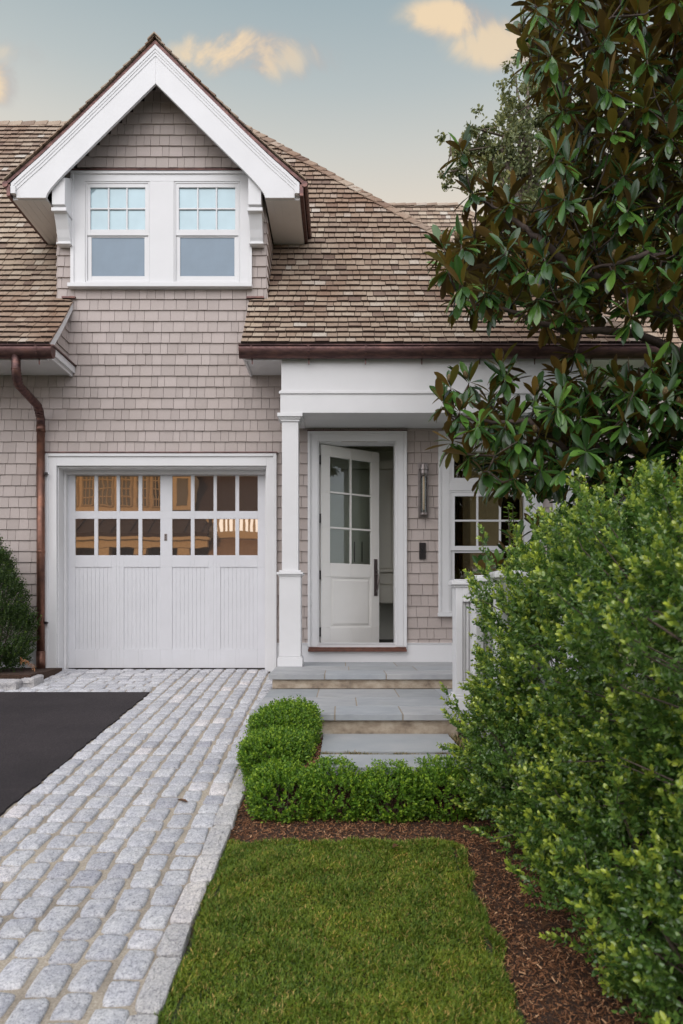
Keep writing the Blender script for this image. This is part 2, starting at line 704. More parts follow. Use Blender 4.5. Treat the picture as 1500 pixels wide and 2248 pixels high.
CABINET = paint('cabinet_paint', (0.74, 0.71, 0.62), 0.5)
INNER = paint('plaster', (0.8, 0.79, 0.7), 0.8)
DARKFLOOR = simple('dark_floor', (0.03, 0.027, 0.025), 0.5)
BARK = simple('bark', (0.12, 0.09, 0.07), 0.9, var=0.4, scale=40, bump=0.6)
BARK2 = simple('magnolia_bark', (0.075, 0.052, 0.043), 0.85, var=0.35, scale=30, bump=0.5)
BULB = simple('frosted_tube', (0.62, 0.45, 0.32), 0.4, var=0.1)

# ------------------------------------------------------------------ ground, drive, pavings
SL = 0.107


def gz(y):
    """the drive rises towards the house"""
    return SL * min(y, 0.0) if y > -9.5 else SL * -9.5


def ground():
    ys = [-90, -40, -9.5, 0.0, 12, 60, 160]
    xs = [-120, -20, 20, 120]
    b = MB()
    for y in ys:
        for x in xs:
            b.v.append((x, y, gz(y) - 0.07))
    for j in range(len(ys) - 1):
        for i in range(len(xs) - 1):
            a = j * len(xs) + i
            b.f.append((a, a + 1, a + 1 + len(xs), a + len(xs)))
    t = NT('rough_ground')
    c = t.ramp(t.noise(0.8, 6), [(0.3, (0.035, 0.06, 0.015)), (0.7, (0.07, 0.09, 0.03))])
    t.set(c, 0.95)
    tag(b.build('ground', t.m), kind='structure')


def sheet(name, x0, x1, y0, y1, dz, mat, step=0.5):
    b = MB()
    ny = max(1, int((y1 - y0) / step))
    ys = np.linspace(y0, y1, ny + 1)
    for y in ys:
        b.v.append((x0, y, gz(y) + dz))
        b.v.append((x1, y, gz(y) + dz))
    for i in range(ny):
        a = 2 * i
        b.f.append((a, a + 1, a + 3, a + 2))
    return tag(b.build(name, mat), kind='structure')


XA, XC0, XC1 = -1.97, -0.715, -0.615     # asphalt edge, curb


def cobble(vs, fs, cx, cy, lx, ly, zf, rot=0.0, up=0.0, crown=0.005):
    """one hand-split block: wavy outline, worn rim, slightly domed irregular face"""
    n = 24
    base = len(vs)
    ang = [math.pi / 4 * round(4 * (k / n * 2)) * 0.35 + 0.65 * 2 * math.pi * k / n for k in range(n)]
    rc = random.uniform(0.16, 0.3)
    ph = [random.uniform(0, 6.28) for _ in range(3)]
    taper = random.uniform(-0.07, 0.07)
    ca, sa = math.cos(rot), math.sin(rot)
    for ring, (sc, dz) in enumerate(((1.0, -0.035), (0.99, -0.008), (0.925, 0.0), (0.72, crown * 0.7), (0.36, crown))):
        for k, a in enumerate(ang):
            e = 0.2 + 0.5 * rc
            c, s_ = math.cos(a), math.sin(a)
            x = math.copysign(abs(c) ** e, c) * lx / 2
            y = math.copysign(abs(s_) ** e, s_) * ly / 2
            w = 1 + 0.022 * math.sin(3 * a + ph[0]) + 0.018 * math.sin(5 * a + ph[1]) + random.uniform(-0.022, 0.022)
            x *= w * sc * (1 + taper * y / ly)
            y *= w * sc
            X, Y = cx + x * ca - y * sa, cy + x * sa + y * ca
            vs.append((X, Y, zf(X, Y) + dz + up + (random.uniform(-0.0026, 0.0026) if ring >= 1 else 0)))
    for r in range(4):
        for k in range(n):
            a = base + r * n + k
            b = base + r * n + (k + 1) % n
            fs.append((a, b, b + n, a + n))
    fs.append(tuple(base + 4 * n + k for k in range(n)))


def pavings():
    zf = lambda x, y: gz(y)
    sheet('driveway_bed', -9.0, XC0 + 0.02, -9.0, 0.22, -0.0095, SAND)
    b = MB()
    # strip beside the lawn: nine columns running to the garage
    w = (XC0 - XA) / 9
    for c in range(9):
        y = -8.0 + random.uniform(0, 0.15)
        while y < 0.15:
            L = random.uniform(0.13, 0.195)
            y1 = min(y + L, 0.16)
            if y1 - y > 0.05:
                cobble(b.v, b.f, XA + w * (c + 0.5) + random.uniform(-.004, .004), (y + y1) / 2, w - random.uniform(0.012, 0.03), y1 - y - random.uniform(0.008, 0.022), zf,
                       random.uniform(-.07, .07), random.uniform(-0.003, 0.004))
            y += L
    # apron: rows running along the house
    rows = 8
    h = 1.13 / rows
    for r in range(rows + 1):
        yc = -1.12 + h * (r + 0.5)
        x = -8.0 + random.uniform(0, 0.15)
        while x < XA - 0.03:
            L = random.uniform(0.14, 0.24)
            x1 = min(x + L, XA - 0.004)
            if x1 - x > 0.05:
                cobble(b.v, b.f, (x + x1) / 2, yc, x1 - x - 0.012, h - 0.012, zf, random.uniform(-.03, .03), random.uniform(-0.003, 0.004))
            x += L
    tag(b.build('cobblestone_driveway', GRANITE, smooth=True), kind='structure')
    # asphalt
    a = MB()
    ys = np.linspace(-9, -1.13, 170)
    for y in ys:
        e = XA - 0.004 + random.uniform(-0.012, 0.014)
        a.v += [(-9, y, gz(y) + 0.004), (e, y, gz(y) + 0.004), (e + 0.004, y, gz(y) - 0.02)]
    for i in range(len(ys) - 1):
        k = 3 * i
        a.f += [(k, k + 1, k + 4, k + 3), (k + 1, k + 2, k + 5, k + 4)]
    tag(a.build('asphalt_driveway', ASPHALT), kind='structure')
    # granite kerb
    k = MB()
    y = -8.0
    while y < -3.1:
        L = random.uniform(0.2, 0.36)
        y1 = min(y + L, -3.08)
        if y1 - y > 0.08:
            cobble(k.v, k.f, (XC0 + XC1) / 2 + random.uniform(-.006, .006), (y + y1) / 2, 0.108 + random.uniform(-.01, .01), y1 - y - 0.008, zf, random.uniform(-.025, .025), 0.006, 0.005)
        y += L
    kb = k
    # body of the kerb below the worn faces
    for i in range(0, 14):
        y0 = -8 + i * 0.35
        kb.box(XC0 + 0.012, XC1 - 0.012, y0, y0 + 0.346, gz(y0) - 0.16, gz(y0) - 0.012)
    tag(kb.build('kerb', CURB, smooth=False), kind='structure')


def bed_z(x, y):
    """planting bed: level with the kerb on the left, banked up to the stepping stones"""
    p = gz(y) - 0.03
    def ss(a, b, t):
        t = min(1, max(0, (t - a) / (b - a)))
        return t * t * (3 - 2 * t)
    k = ss(-0.5, -0.15, x) * ss(-4.2, -3.95, y)
    k = max(k, 0.0)
    return p + k * (-0.225 - p) if -0.225 > p else p


def mulch():
    nx, ny = 90, 140
    xs = np.linspace(-0.625, 3.4, nx)
    ys = np.linspace(-8.2, -2.9, ny)
    v = [(x, y, bed_z(x, y) + random.uniform(-.006, .006)) for y in ys for x in xs]
    f = np.array([(j * nx + i, j * nx + i + 1, (j + 1) * nx + i + 1, (j + 1) * nx + i) for j in range(ny - 1) for i in range(nx - 1)])
    tag(np_mesh('planting_bed', v, f, SOIL), kind='structure')
    # chips
    pts = []
    def region(x0, x1, y0, y1, n):
        for _ in range(n):
            pts.append((random.uniform(x0, x1), random.uniform(y0, y1)))
    region(-0.615, 1.0, -4.53, -3.95, 9000)
    region(-0.615, -0.1, -3.95, -3.1, 4000)
    region(0.58, 1.15, -6.6, -4.45, 15000)
    n = len(pts)
    V = np.zeros((n * 4, 3))
    for i, (x, y) in enumerate(pts):
        L = random.uniform(0.007, 0.026)
        w = random.uniform(0.002, 0.006)
        a = random.uniform(0, 6.28)
        pit = random.gauss(0, 0.35)
        d = np.array([math.cos(a) * math.cos(pit), math.sin(a) * math.cos(pit), math.sin(pit)])
        s = np.array([-math.sin(a), math.cos(a), random.gauss(0, 0.35)])
        c = np.array([x, y, bed_z(x, y) + random.uniform(0.002, 0.014)])
        V[4 * i:4 * i + 4] = [c - d * L / 2 - s * w / 2, c + d * L / 2 - s * w * 0.3, c + d * L / 2 + s * w * 0.3, c - d * L / 2 + s * w / 2]
    tag(np_mesh('mulch', V, np.arange(n * 4).reshape(-1, 4), MULCH), 'brown shredded bark mulch between lawn and hedges', 'mulch', kind='stuff')


def lawn():
    x0, x1, y0, y1 = -0.61, 0.62, -8.2, -4.51
    nx, ny = 20, 40
    v = [(x, y, gz(y) - 0.02) for y in np.linspace(y0, y1, ny) for x in np.linspace(x0, x1, nx)]
    f = np.array([(j * nx + i, j * nx + i + 1, (j + 1) * nx + i + 1, (j + 1) * nx + i) for j in range(ny - 1) for i in range(nx - 1)])
    t = NT('thatch')
    t.set(t.ramp(t.noise(70, 4), [(0.3, (0.018, 0.028, 0.006)), (0.7, (0.05, 0.06, 0.018))]), 0.95)
    tag(np_mesh('lawn', v, f, t.m), kind='structure')
    def blades(n, xa, xb, ya, yb, zoff, h0, h1, edge):
        x = rng.uniform(xa, xb, n)
        y = rng.uniform(ya, yb, n)
        if edge:
            jx = 0.018 * np.sin(y * 9) + 0.012 * np.sin(y * 23 + 1)
            x = np.where(x > xb - 0.05, x + jx, np.where(x < xa + 0.05, x + jx * 0.7, x))
            y = np.where(y > yb - 0.05, y + 0.014 * np.sin(x * 17) + 0.01 * np.sin(x * 41), y)
        clump = 0.75 + 0.35 * np.sin(x * 13 + 3 * np.sin(y * 7)) * np.sin(y * 11 + 2 * np.sin(x * 9))
        h = rng.uniform(h0, h1, n) * np.clip(clump, 0.5, 1.25)
        az = rng.uniform(0, 2 * math.pi, n)
        lean = rng.uniform(0.2, 1.5, n) * h
        w = rng.uniform(0.0014, 0.0030, n)
        z = SL * np.maximum(y, -9.5) - 0.02 + zoff
        dx, dy = np.cos(az), np.sin(az)
        sx, sy = -dy, dx
        V = np.zeros((n, 5, 3))
        V[:, 0] = np.stack([x - sx * w, y - sy * w, z], 1)
        V[:, 1] = np.stack([x + sx * w, y + sy * w, z], 1)
        mx, my, mz = x + dx * lean * 0.35, y + dy * lean * 0.35, z + h * 0.62
        V[:, 2] = np.stack([mx + sx * w * .8, my + sy * w * .8, mz], 1)
        V[:, 3] = np.stack([mx - sx * w * .8, my - sy * w * .8, mz], 1)
        V[:, 4] = np.stack([x + dx * lean, y + dy * lean, z + h], 1)
        i = np.arange(n)[:, None] * 5
        return V.reshape(-1, 3), i + np.array([[0, 1, 2, 3]]), i + np.array([[3, 2, 4]])
    V, q, t3 = blades(150000, x0, x1, -6.7, y1, 0, 0.015, 0.031, True)
    tag(np_mesh('grass', V, [q, t3], GRASS), 'short green lawn grass between the cobbled drive and mulch', 'grass', kind='stuff')
    return blades


ground()
pavings()
mulch()
BLADES = lawn()


# ------------------------------------------------------------------ shingle generators
def wall_shingles(b, zb, zt, pitch, zref, spans, to_pt, t0=0.021, t1=0.004, wmin=0.075, wmax=0.17):
    """courses of shingles on a plane. spans(z0,z1) -> list of (a,b) intervals; to_pt(u, out, z) -> point"""
    k0 = math.floor((zb - zref) / pitch)
    z = zref + k0 * pitch
    while z < zt - 0.01:
        za, zc = max(z, zb), min(z + pitch, zt)
        top = min(zc + 0.015, zt)
        for (a, e) in spans(za, zc):
            u = a - random.uniform(0, 0.08)
            while u < e - 0.004:
                w = random.uniform(wmin, wmax)
                ua, ub = max(u, a), min(u + w, e)
                if e - ub < 0.03:
                    ub = e
                    w = ub - u
                if ub - ua > 0.008:
                    g = 0.0021
                    dz = random.uniform(-0.0018, 0.0018)
                    tt = t0 + random.uniform(-.002, .002)
                    q = [(ua + g, 0, za + dz), (ub - g, 0, za + dz), (ub - g, tt, za + dz), (ua + g, tt, za + dz),
                         (ua + g, 0, top), (ub - g, 0, top), (ub - g, t1, top), (ua + g, t1, top)]
                    vs = [to_pt(*p) for p in q]
                    b.add(vs, [(0, 1, 2, 3), (4, 7, 6, 5), (3, 2, 6, 7), (0, 4, 5, 1), (1, 5, 6, 2), (0, 3, 7, 4)])
                u += w
        z += pitch


def sub(iv, holes):
    out = [iv]
    for (a, b) in holes:
        nxt = []
        for (s, e) in out:
            if b <= s or a >= e:
                nxt.append((s, e))
            else:
                if a > s: nxt.append((s, a))
                if b < e: nxt.append((b, e))
        out = nxt
    return out


def slope_shingles(b, prof, expo, urange, to_pt, skip=None, wmin=0.07, wmax=0.17, t0=0.028, over=0.0):
    """prof: polyline (h, z) from the eave up; urange(h, z) -> (u0, u1); to_pt(u, h, z)"""
    seg = [math.dist(prof[i], prof[i + 1]) for i in range(len(prof) - 1)]
    tot = sum(seg)

    def at(s):
        s = max(s, 0.0)
        for i, L in enumerate(seg):
            if s <= L or i == len(seg) - 1:
                t = s / L
                p, q = prof[i], prof[i + 1]
                tx, tz = (q[0] - p[0]) / L, (q[1] - p[1]) / L
                return (p[0] + (q[0] - p[0]) * t, p[1] + (q[1] - p[1]) * t, tx, tz)
            s -= L
    s = 0.0
    while s < tot - 0.02:
        h0, z0, tx, tz = at(s)
        s1 = min(s + expo * 1.25, tot)
        h1, z1, tx1, tz1 = at(s1)
        u0, u1 = urange(h0, z0)
        ua_, ub_ = urange(h1, z1)
        u = u0 - random.uniform(0, 0.1)
        rowj = random.uniform(-0.004, 0.004)
        while u < u1 - 0.004:
            w = random.uniform(wmin, wmax)
            a, e = max(u, u0), min(u + w, u1)
            if u1 - e < 0.03:
                e = u1
                w = e - u
            if e - a > 0.01 and not (skip and skip((a + e) / 2, h0, z0)):
                t = t0 + random.uniform(-.003, .005)
                j = rowj + random.uniform(-0.006, 0.006)
                nx, nz = -tz, tx      # outward
                g = 0.0035
                hA, zA = h0 + tx * j, z0 + tz * j
                a2 = min(max(a, ua_), ub_)
                e2 = max(min(e, ub_), a2 + 0.002)
                tl = t + random.uniform(-.002, .002)
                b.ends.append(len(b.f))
                vs = [to_pt(a + g, hA, zA), to_pt(e - g, hA, zA), to_pt(e - g, hA + nx * t, zA + nz * t), to_pt(a + g, hA + nx * tl, zA + nz * tl),
                      to_pt(a2 + g, h1, z1), to_pt(e2 - g, h1, z1), to_pt(e2 - g, h1 - tz1 * .002, z1 + tx1 * .002), to_pt(a2 + g, h1 - tz1 * .002, z1 + tx1 * .002)]
                b.add(vs, [(0, 1, 2, 3), (4, 7, 6, 5), (3, 2, 6, 7), (0, 4, 5, 1), (1, 5, 6, 2), (0, 3, 7, 4)])
            u += w
        s += expo


def caps(b, path, side_a, side_b, length=0.2, width=0.11, t=0.014):
    """overlapping cap shingles along a hip or ridge. side vectors point down each slope"""
    pts = [Vector(p) for p in path]
    d = 0.0
    L = sum((pts[i + 1] - pts[i]).length for i in range(len(pts) - 1))

    def at(s):
        for i in range(len(pts) - 1):
            l = (pts[i + 1] - pts[i]).length
            if s <= l or i == len(pts) - 2:
                return pts[i].lerp(pts[i + 1], s / l), (pts[i + 1] - pts[i]).normalized()
            s -= l
    while d < L - 0.05:
        p, tan = at(d)
        q, _ = at(min(d + length * 1.25, L))
        up = Vector((0, 0, 1))
        sa, sb = Vector(side_a).normalized() * width, Vector(side_b).normalized() * width
        jit = random.uniform(-.004, .004)
        lo, hi = up * (0.03 + t + jit), up * 0.022
        for s_ in (sa, sb):
            vs = [p + lo, p + s_ + lo, q + s_ + hi, q + hi, p + lo - up * t, p + s_ + lo - up * t, q + s_ + hi - up * 0.006, q + hi - up * 0.006]
            fs = [(0, 1, 2, 3), (4, 7, 6, 5), (0, 4, 5, 1), (1, 5, 6, 2), (2, 6, 7, 3), (3, 7, 4, 0)]
            if s_ is sb:
                fs = [f[::-1] for f in fs]
            b.add([tuple(v) for v in vs], fs)
        d += length


# ------------------------------------------------------------------ the house
house = thing('house', 'taupe shingled house with white trim, cedar roof, garage and open front door', 'house', (-0.6, 0.0, 0.0))

XL, XR = -11.0, 2.78
DC, DW = -2.138, 1.242                        # dormer centre and half width
ZSOF = 3.517
GX0, GX1, GZ1 = wx(127), wx(586), wz(1024)    # garage opening
EX0, EX1, EZ0, EZ1 = wx(700), wx(868), wz(1420), wz(970)
NX0, NX1, NZ0, NZ1 = wx(986), wx(1160), wz(1343), wz(985)
FLOORZ = wz(1418)


def wall_boxes(b, x0, x1, z0, z1, holes, y0, y1):
    xs = sorted({x0, x1, *[v for h in holes for v in h[:2]]})
    zs = sorted({z0, z1, *[v for h in holes for v in h[2:]]})
    for i in range(len(xs) - 1):
        for j in range(len(zs) - 1):
            cx, cz = (xs[i] + xs[i + 1]) / 2, (zs[j] + zs[j + 1]) / 2
            if any(h[0] < cx < h[1] and h[2] < cz < h[3] for h in holes):
                continue
            b.box(xs[i], xs[i + 1], y0, y1, zs[j], zs[j + 1])


HOLES = [(GX0, GX1, -0.5, GZ1), (EX0, EX1, EZ0 - 0.0, EZ1), (NX0, NX1, NZ0, NZ1)]


def gable_half(z):
    return max(0.0, min(DW, (7.06 - z) / 0.98))


def walls():
    b = MB()
    wall_boxes(b, XL, XR, -0.45, ZSOF + 0.05, HOLES, 0.0, 0.16)
    b.prism([(DC - DW, ZSOF + 0.06), (DC + DW, ZSOF + 0.06), (DC + DW, 5.83), (DC, 7.06), (DC - DW, 5.83)], 'y', 0.0, 0.16)
    b.box(DC - DW - 0.4, DC - DW - 0.002, 0.0, 0.1, ZSOF + 0.06, 4.36)
    b.box(DC + DW + 0.002, DC + DW + 0.25, 0.0, 0.1, ZSOF + 0.06, 4.36)
    b.box(XR - 0.16, XR, 0.162, 0.3, -0.45, ZSOF)           # right flank, with an unseen, unglazed opening added to light the room
    b.box(XR - 0.16, XR, 2.5, 5.0, -0.45, ZSOF)
    b.box(XR - 0.16, XR, 0.3, 2.5, -0.45, FLOORZ + 0.05)
    b.box(XR - 0.16, XR, 0.3, 2.5, 2.95, ZSOF)
    b.box(XL, XR - 0.162, 4.9, 5.0, -0.45, ZSOF)            # rear
    b.box(DC - DW, DC - DW + 0.1, 0.162, 2.2, 3.6, 5.7)     # dormer cheeks
    b.box(DC + DW - 0.1, DC + DW, 0.162, 2.2, 3.6, 5.7)
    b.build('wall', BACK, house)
    s = MB()
    zref, pitch = wz(681.8), 0.1305

    def spans(z0, z1):
        zc = (z0 + z1) / 2
        if zc < ZSOF:
            iv = (-8.0, XR)
        elif zc < 4.40:
            iv = (DC - DW - (0.32 if zc < 4.25 else 0.0), DC + DW + (0.22 if zc < 4.25 else 0))
        else:
            h = min(gable_half(z0), gable_half(z1) + 0.05)
            if h < 0.03:
                return []
            iv = (DC - h, DC + h)
        holes = [(h[0], h[1]) for h in HOLES + [(wx(163), wx(550), wz(630), wz(383))] if h[2] - .02 < zc < h[3] + 0.03]
        return sub(iv, holes)
    wall_shingles(s, wz(1412), 7.05, pitch, zref, spans, lambda u, o, z: (u, -o, z))
    # dormer cheek (right) seen at a slant
    wall_shingles(s, 4.35, 5.45, pitch, zref, lambda a, c: [(-0.012, 2.1)], lambda u, o, z: (DC + DW + o, u, z))
    wall_shingles(s, 4.35, 5.45, pitch, zref, lambda a, c: [(-0.012, 2.1)], lambda u, o, z: (DC - DW - o, u, z))
    wall_shingles(s, wz(1412), ZSOF, pitch, zref, lambda a, c: [(-0.012, 4.9)] if a > 2.95 or c < FLOORZ + .05 else [(-0.012, 0.3), (2.5, 4.9)], lambda u, o, z: (XR + o, u, z))
    s.build('shingle_siding', SIDING, house)
    # white water table
    w = MB()
    zt, zbm = wz(1411), -0.10
    for a, e in ((-8.0, wx(103)), (wx(607), XR + 0.02)):
        w = MB()
        w.box(a, e, -0.026, -0.001, zbm, zt - 0.012)
        w.box(a, e, -0.036, -0.001, zt - 0.011, zt)
        w.build('skirt_board', WHITE, house, bevel=0.002)


ROOF = [(-0.68, 3.635), (-0.34, 4.005), (0.0, 4.42), (0.45, 5.03), (2.47, 8.275)]   # (Y, z) eave to ridge
XHIP = 3.50


def hipx(z):
    return XHIP - (z - 3.635) / 0.917


def dormer_z(x):
    a = abs(x - DC)
    pr = [(0, 7.285), (0.5, 6.785), (1.0, 6.295), (1.4, 5.93), (1.73, 5.645)]
    for i in range(4):
        if a <= pr[i + 1][0]:
            t = (a - pr[i][0]) / (pr[i + 1][0] - pr[i][0])
            return pr[i][1] + t * (pr[i + 1][1] - pr[i][1])
    return -1


def roof_y(z):
    for i in range(len(ROOF) - 1):
        if z <= ROOF[i + 1][1]:
            p, q = ROOF[i], ROOF[i + 1]
            return p[0] + (q[0] - p[0]) * (z - p[1]) / (q[1] - p[1])
    return ROOF[-1][0]


LEND, REND = -3.20, -1.09            # inner ends of the two eaves in front of the wall


def roofs():
    d = MB()
    lim_l, lim_r = DC - DW + 0.02, DC + DW - 0.02
    # decks (front): left, right and above the dormer
    def strip(x0f, x1f, rows):
        n0 = len(d.v)
        for (y, z) in rows:
            d.v += [(x0f(y, z), y, z - 0.012), (x1f(y, z), y, z - 0.012)]
        for i in range(len(rows) - 1):
            a = n0 + 2 * i
            d.f.append((a, a + 1, a + 3, a + 2))
    fine = []
    for i in range(len(ROOF) - 1):
        p, q = ROOF[i], ROOF[i + 1]
        for t in np.linspace(0, 1, 8)[:-1]:
            fine.append((p[0] + (q[0] - p[0]) * t, p[1] + (q[1] - p[1]) * t))
    fine.append(ROOF[-1])
    strip(lambda y, z: XL, lambda y, z: LEND if y < 0 else lim_l, fine)
    strip(lambda y, z: REND if y < 0 else min(lim_r, hipx(z)), lambda y, z: hipx(z), fine)
    up = [p for p in fine if p[1] > 5.5]
    strip(lambda y, z: lim_l, lambda y, z: min(lim_r, hipx(z)), up)
    # right hip slope and rear slope
    e0, r0 = ROOF[0], ROOF[-1]
    n0 = len(d.v)
    hp = [(hipx(z), y, z - 0.012) for (y, z) in fine]
    yb = 6.0
    d.v += hp + [(hipx(z), yb - (yb - r0[0]) * (z - e0[1]) / (r0[1] - e0[1]), z - 0.012) for (y, z) in fine]
    m = len(hp)
    for i in range(m - 1):
        d.f.append((n0 + i, n0 + m + i, n0 + m + i + 1, n0 + i + 1))
    n0 = len(d.v)
    d.v += [(XL, r0[0], r0[1] - .012), (hipx(r0[1]), r0[0], r0[1] - .012), (XHIP, yb, e0[1] - .012), (XL, yb, e0[1] - .012)]
    d.f.append((n0, n0 + 1, n0 + 2, n0 + 3))
    d.build('roof_deck', DECK, house)
    s = MB()
    expo = 0.122
    # left part, right part, over the dormer
    def skip(u, y, z):
        if y < -0.02:
            return LEND < u < REND
        if abs(u - DC) < DW - 0.03 and z < dormer_z(u) - 0.05:
            return True
        return False
    def ur(y, z):
        return (-5.6, min(hipx(z), 9))
    # split the run at the eave ends so that edges are clean
    slope_shingles(s, ROOF, expo, lambda y, z: (-8.2, LEND + 0.012 if y < 0.0 else DC - DW), lambda u, y, z: (u, y, z))
    slope_shingles(s, ROOF, expo, lambda y, z: (REND - 0.012 if y < 0.0 else DC + DW, hipx(z)), lambda u, y, z: (u, y, z), skip=lambda u, y, z: u > hipx(z))
    top = [p for p in ROOF]
    slope_shingles(s, [(roof_y(5.6), 5.6), ROOF[-1]], expo, lambda y, z: (DC - DW, min(DC + DW, hipx(z))), lambda u, y, z: (u, y, z), skip=skip)
    # right hip slope
    slope_shingles(s, [(-hipx(z), z) for z in (3.635, 8.2)], 0.14, lambda h, z: (roof_y(z), 6.0 - (6.0 - 2.47) * (z - 3.635) / 4.64),
                   lambda u, h, z: (-h, u, z))
    s.build('roof_shingles', CEDAR, house)
    c = MB()
    zs = np.linspace(3.68, 8.275, 24)
    path = [(hipx(z), roof_y(z), z) for z in zs]
    caps(c, path, (-0.62, -0.42, -0.45), (0.4, 0.75, -0.35), 0.19, 0.12)
    caps(c, [(x, 2.47, 8.285) for x in (hipx(8.275), -8.2)], (0, -0.53, -0.84), (0, 0.6, -0.8), 0.2, 0.12)
    c.build('ridge_cap', CEDAR, house)
    # end of the left eave above its soffit box: white rake board, shingled cheek
    k = MB()
    prof = [(-0.68, 3.622), (-0.34, 3.99), (0.0, 4.405)]
    k.prism(prof + [(-0.002, 4.31), (-0.34, 3.895), (-0.62, 3.58)], 'x', LEND - 0.024, LEND)
    k.build('rake_board', WHITE, house, bevel=0.002)
    k = MB()
    k.prism(prof + [(-0.002, 4.31), (-0.34, 3.895), (-0.62, 3.58)], 'x', REND, REND + 0.024)
    k.build('rake_board', WHITE, house, bevel=0.002)
    g = MB()
    wall_shingles(g, 3.64, 4.3, 0.1305, wz(681.8), lambda a, e: [(max(-0.6, roof_y(max(e, 3.66)) + 0.08), -0.002)] if roof_y(max(e, 3.66)) + 0.08 < -0.01 else [],
                  lambda u, o, z: (LEND - 0.06 + o, u, z))
    g.prism([(-0.56, 3.60), (0.0 - 0.002, 4.34), (-0.002, 3.60)], 'x', LEND - 0.09, LEND - 0.062)
    g.build('eave_cheek', SIDING, house)
    g = MB()
    g.prism([(-0.56, 3.60), (0.0 - 0.002, 4.34), (-0.002, 3.60)], 'x', REND + 0.062, REND + 0.09)
    g.build('eave_cheek', SIDING, house)
    # soffits and fascias
    f = MB()
    f.box(-8.2, LEND - 0.03, -0.60, -0.019, ZSOF, ZSOF + 0.045)
    f.box(-8.2, LEND - 0.03, -0.645, -0.603, ZSOF - 0.045, 3.60)
    f.box(LEND - 0.028, LEND + 0.0, -0.645, -0.019, ZSOF - 0.02, ZSOF + 0.06)
    f.box(LEND + 0.001, LEND + 0.028, -0.645, -0.019, ZSOF + 0.02, ZSOF + 0.10)
    f.build('soffit', WHITE, house, bevel=0.003)
    f = MB()
    f.box(REND + 0.03, XHIP - 0.05, -0.60, -0.019, ZSOF, ZSOF + 0.045)
    f.box(REND + 0.03, XHIP - 0.02, -0.645, -0.603, ZSOF - 0.045, 3.60)
    f.box(REND, REND + 0.029, -0.645, -0.019, ZSOF - 0.02, ZSOF + 0.10)
    f.box(XR + 0.02, XHIP - 0.05, -0.018, 5.9, ZSOF, ZSOF + 0.045)
    f.box(XHIP - 0.018, XHIP + 0.02, -0.60, 5.9, ZSOF - 0.045, 3.60)
    f.build('soffit', WHITE, house, bevel=0.003)
    cc = MB()
    cc.box(LEND - 0.005, LEND + 0.046, -0.67, -0.019, ZSOF + 0.102, ZSOF + 0.116)
    cc.build('flashing', COPPER, house)
    cc = MB()
    cc.box(LEND - 0.12, LEND + 0.04, -0.05, 0.005, 4.425, 4.445)
    cc.build('flashing', COPPER, house)
    cc = MB()
    cc.box(REND - 0.04, REND + 0.17, -0.05, 0.005, 4.425, 4.445)
    cc.build('flashing', COPPER, house)


def gutter(x0, x1, name='gutter', hang=None, flank=False):
    b = MB()
    yc, zt, rw, rd = -0.737, 3.578, 0.066, 0.125
    n = 14
    prof = []
    for k in range(n + 1):
        a = math.pi * k / n
        prof.append((yc - rw * math.cos(a), zt - rd * math.sin(a) ** 0.8))
    inner = [(yc - (rw - 0.006) * math.cos(math.pi * k / n), zt - (rd - 0.006) * math.sin(math.pi * k / n) ** 0.8) for k in range(n + 1)]
    n0 = len(b.v)
    for x in (x0, x1):
        for p in prof + inner[::-1]:
            b.v.append((x, p[0], p[1]))
    m = 2 * (n + 1)
    for k in range(m):
        b.f.append((n0 + k, n0 + m + k, n0 + m + (k + 1) % m, n0 + (k + 1) % m))
    # end plates
    for x, fl in ((x0, False), (x1, True)):
        i0 = len(b.v)
        b.v += [(x, p[0], p[1]) for p in prof]
        b.f.append(tuple(range(i0, i0 + n + 1))[::-1] if fl else tuple(range(i0, i0 + n + 1)))
    b.tube([(x0, yc - rw, zt), (x1, yc - rw, zt)], 0.0095, 8)
    g = b.build(name, COPPER, house, smooth=True)
    for x in hang or []:
        h = MB()
        pr = [(x, yc - (rw + 0.004) * math.cos(math.pi * k / n), zt - (rd + 0.004) * math.sin(math.pi * k / n) ** 0.8) for k in range(n + 1)]
        for k in range(n):
            p, q = pr[k], pr[k + 1]
            h.add([(x - .011, p[1], p[2]), (x + .011, p[1], p[2]), (x + .011, q[1], q[2]), (x - .011, q[1], q[2])], [(0, 1, 2, 3)])
        h.box(x - 0.006, x + 0.006, yc + 0.02, yc + 0.028, zt - rd - 0.055, zt - rd + 0.01)
        h.build('gutter_hanger', COPPER, g)
    return g


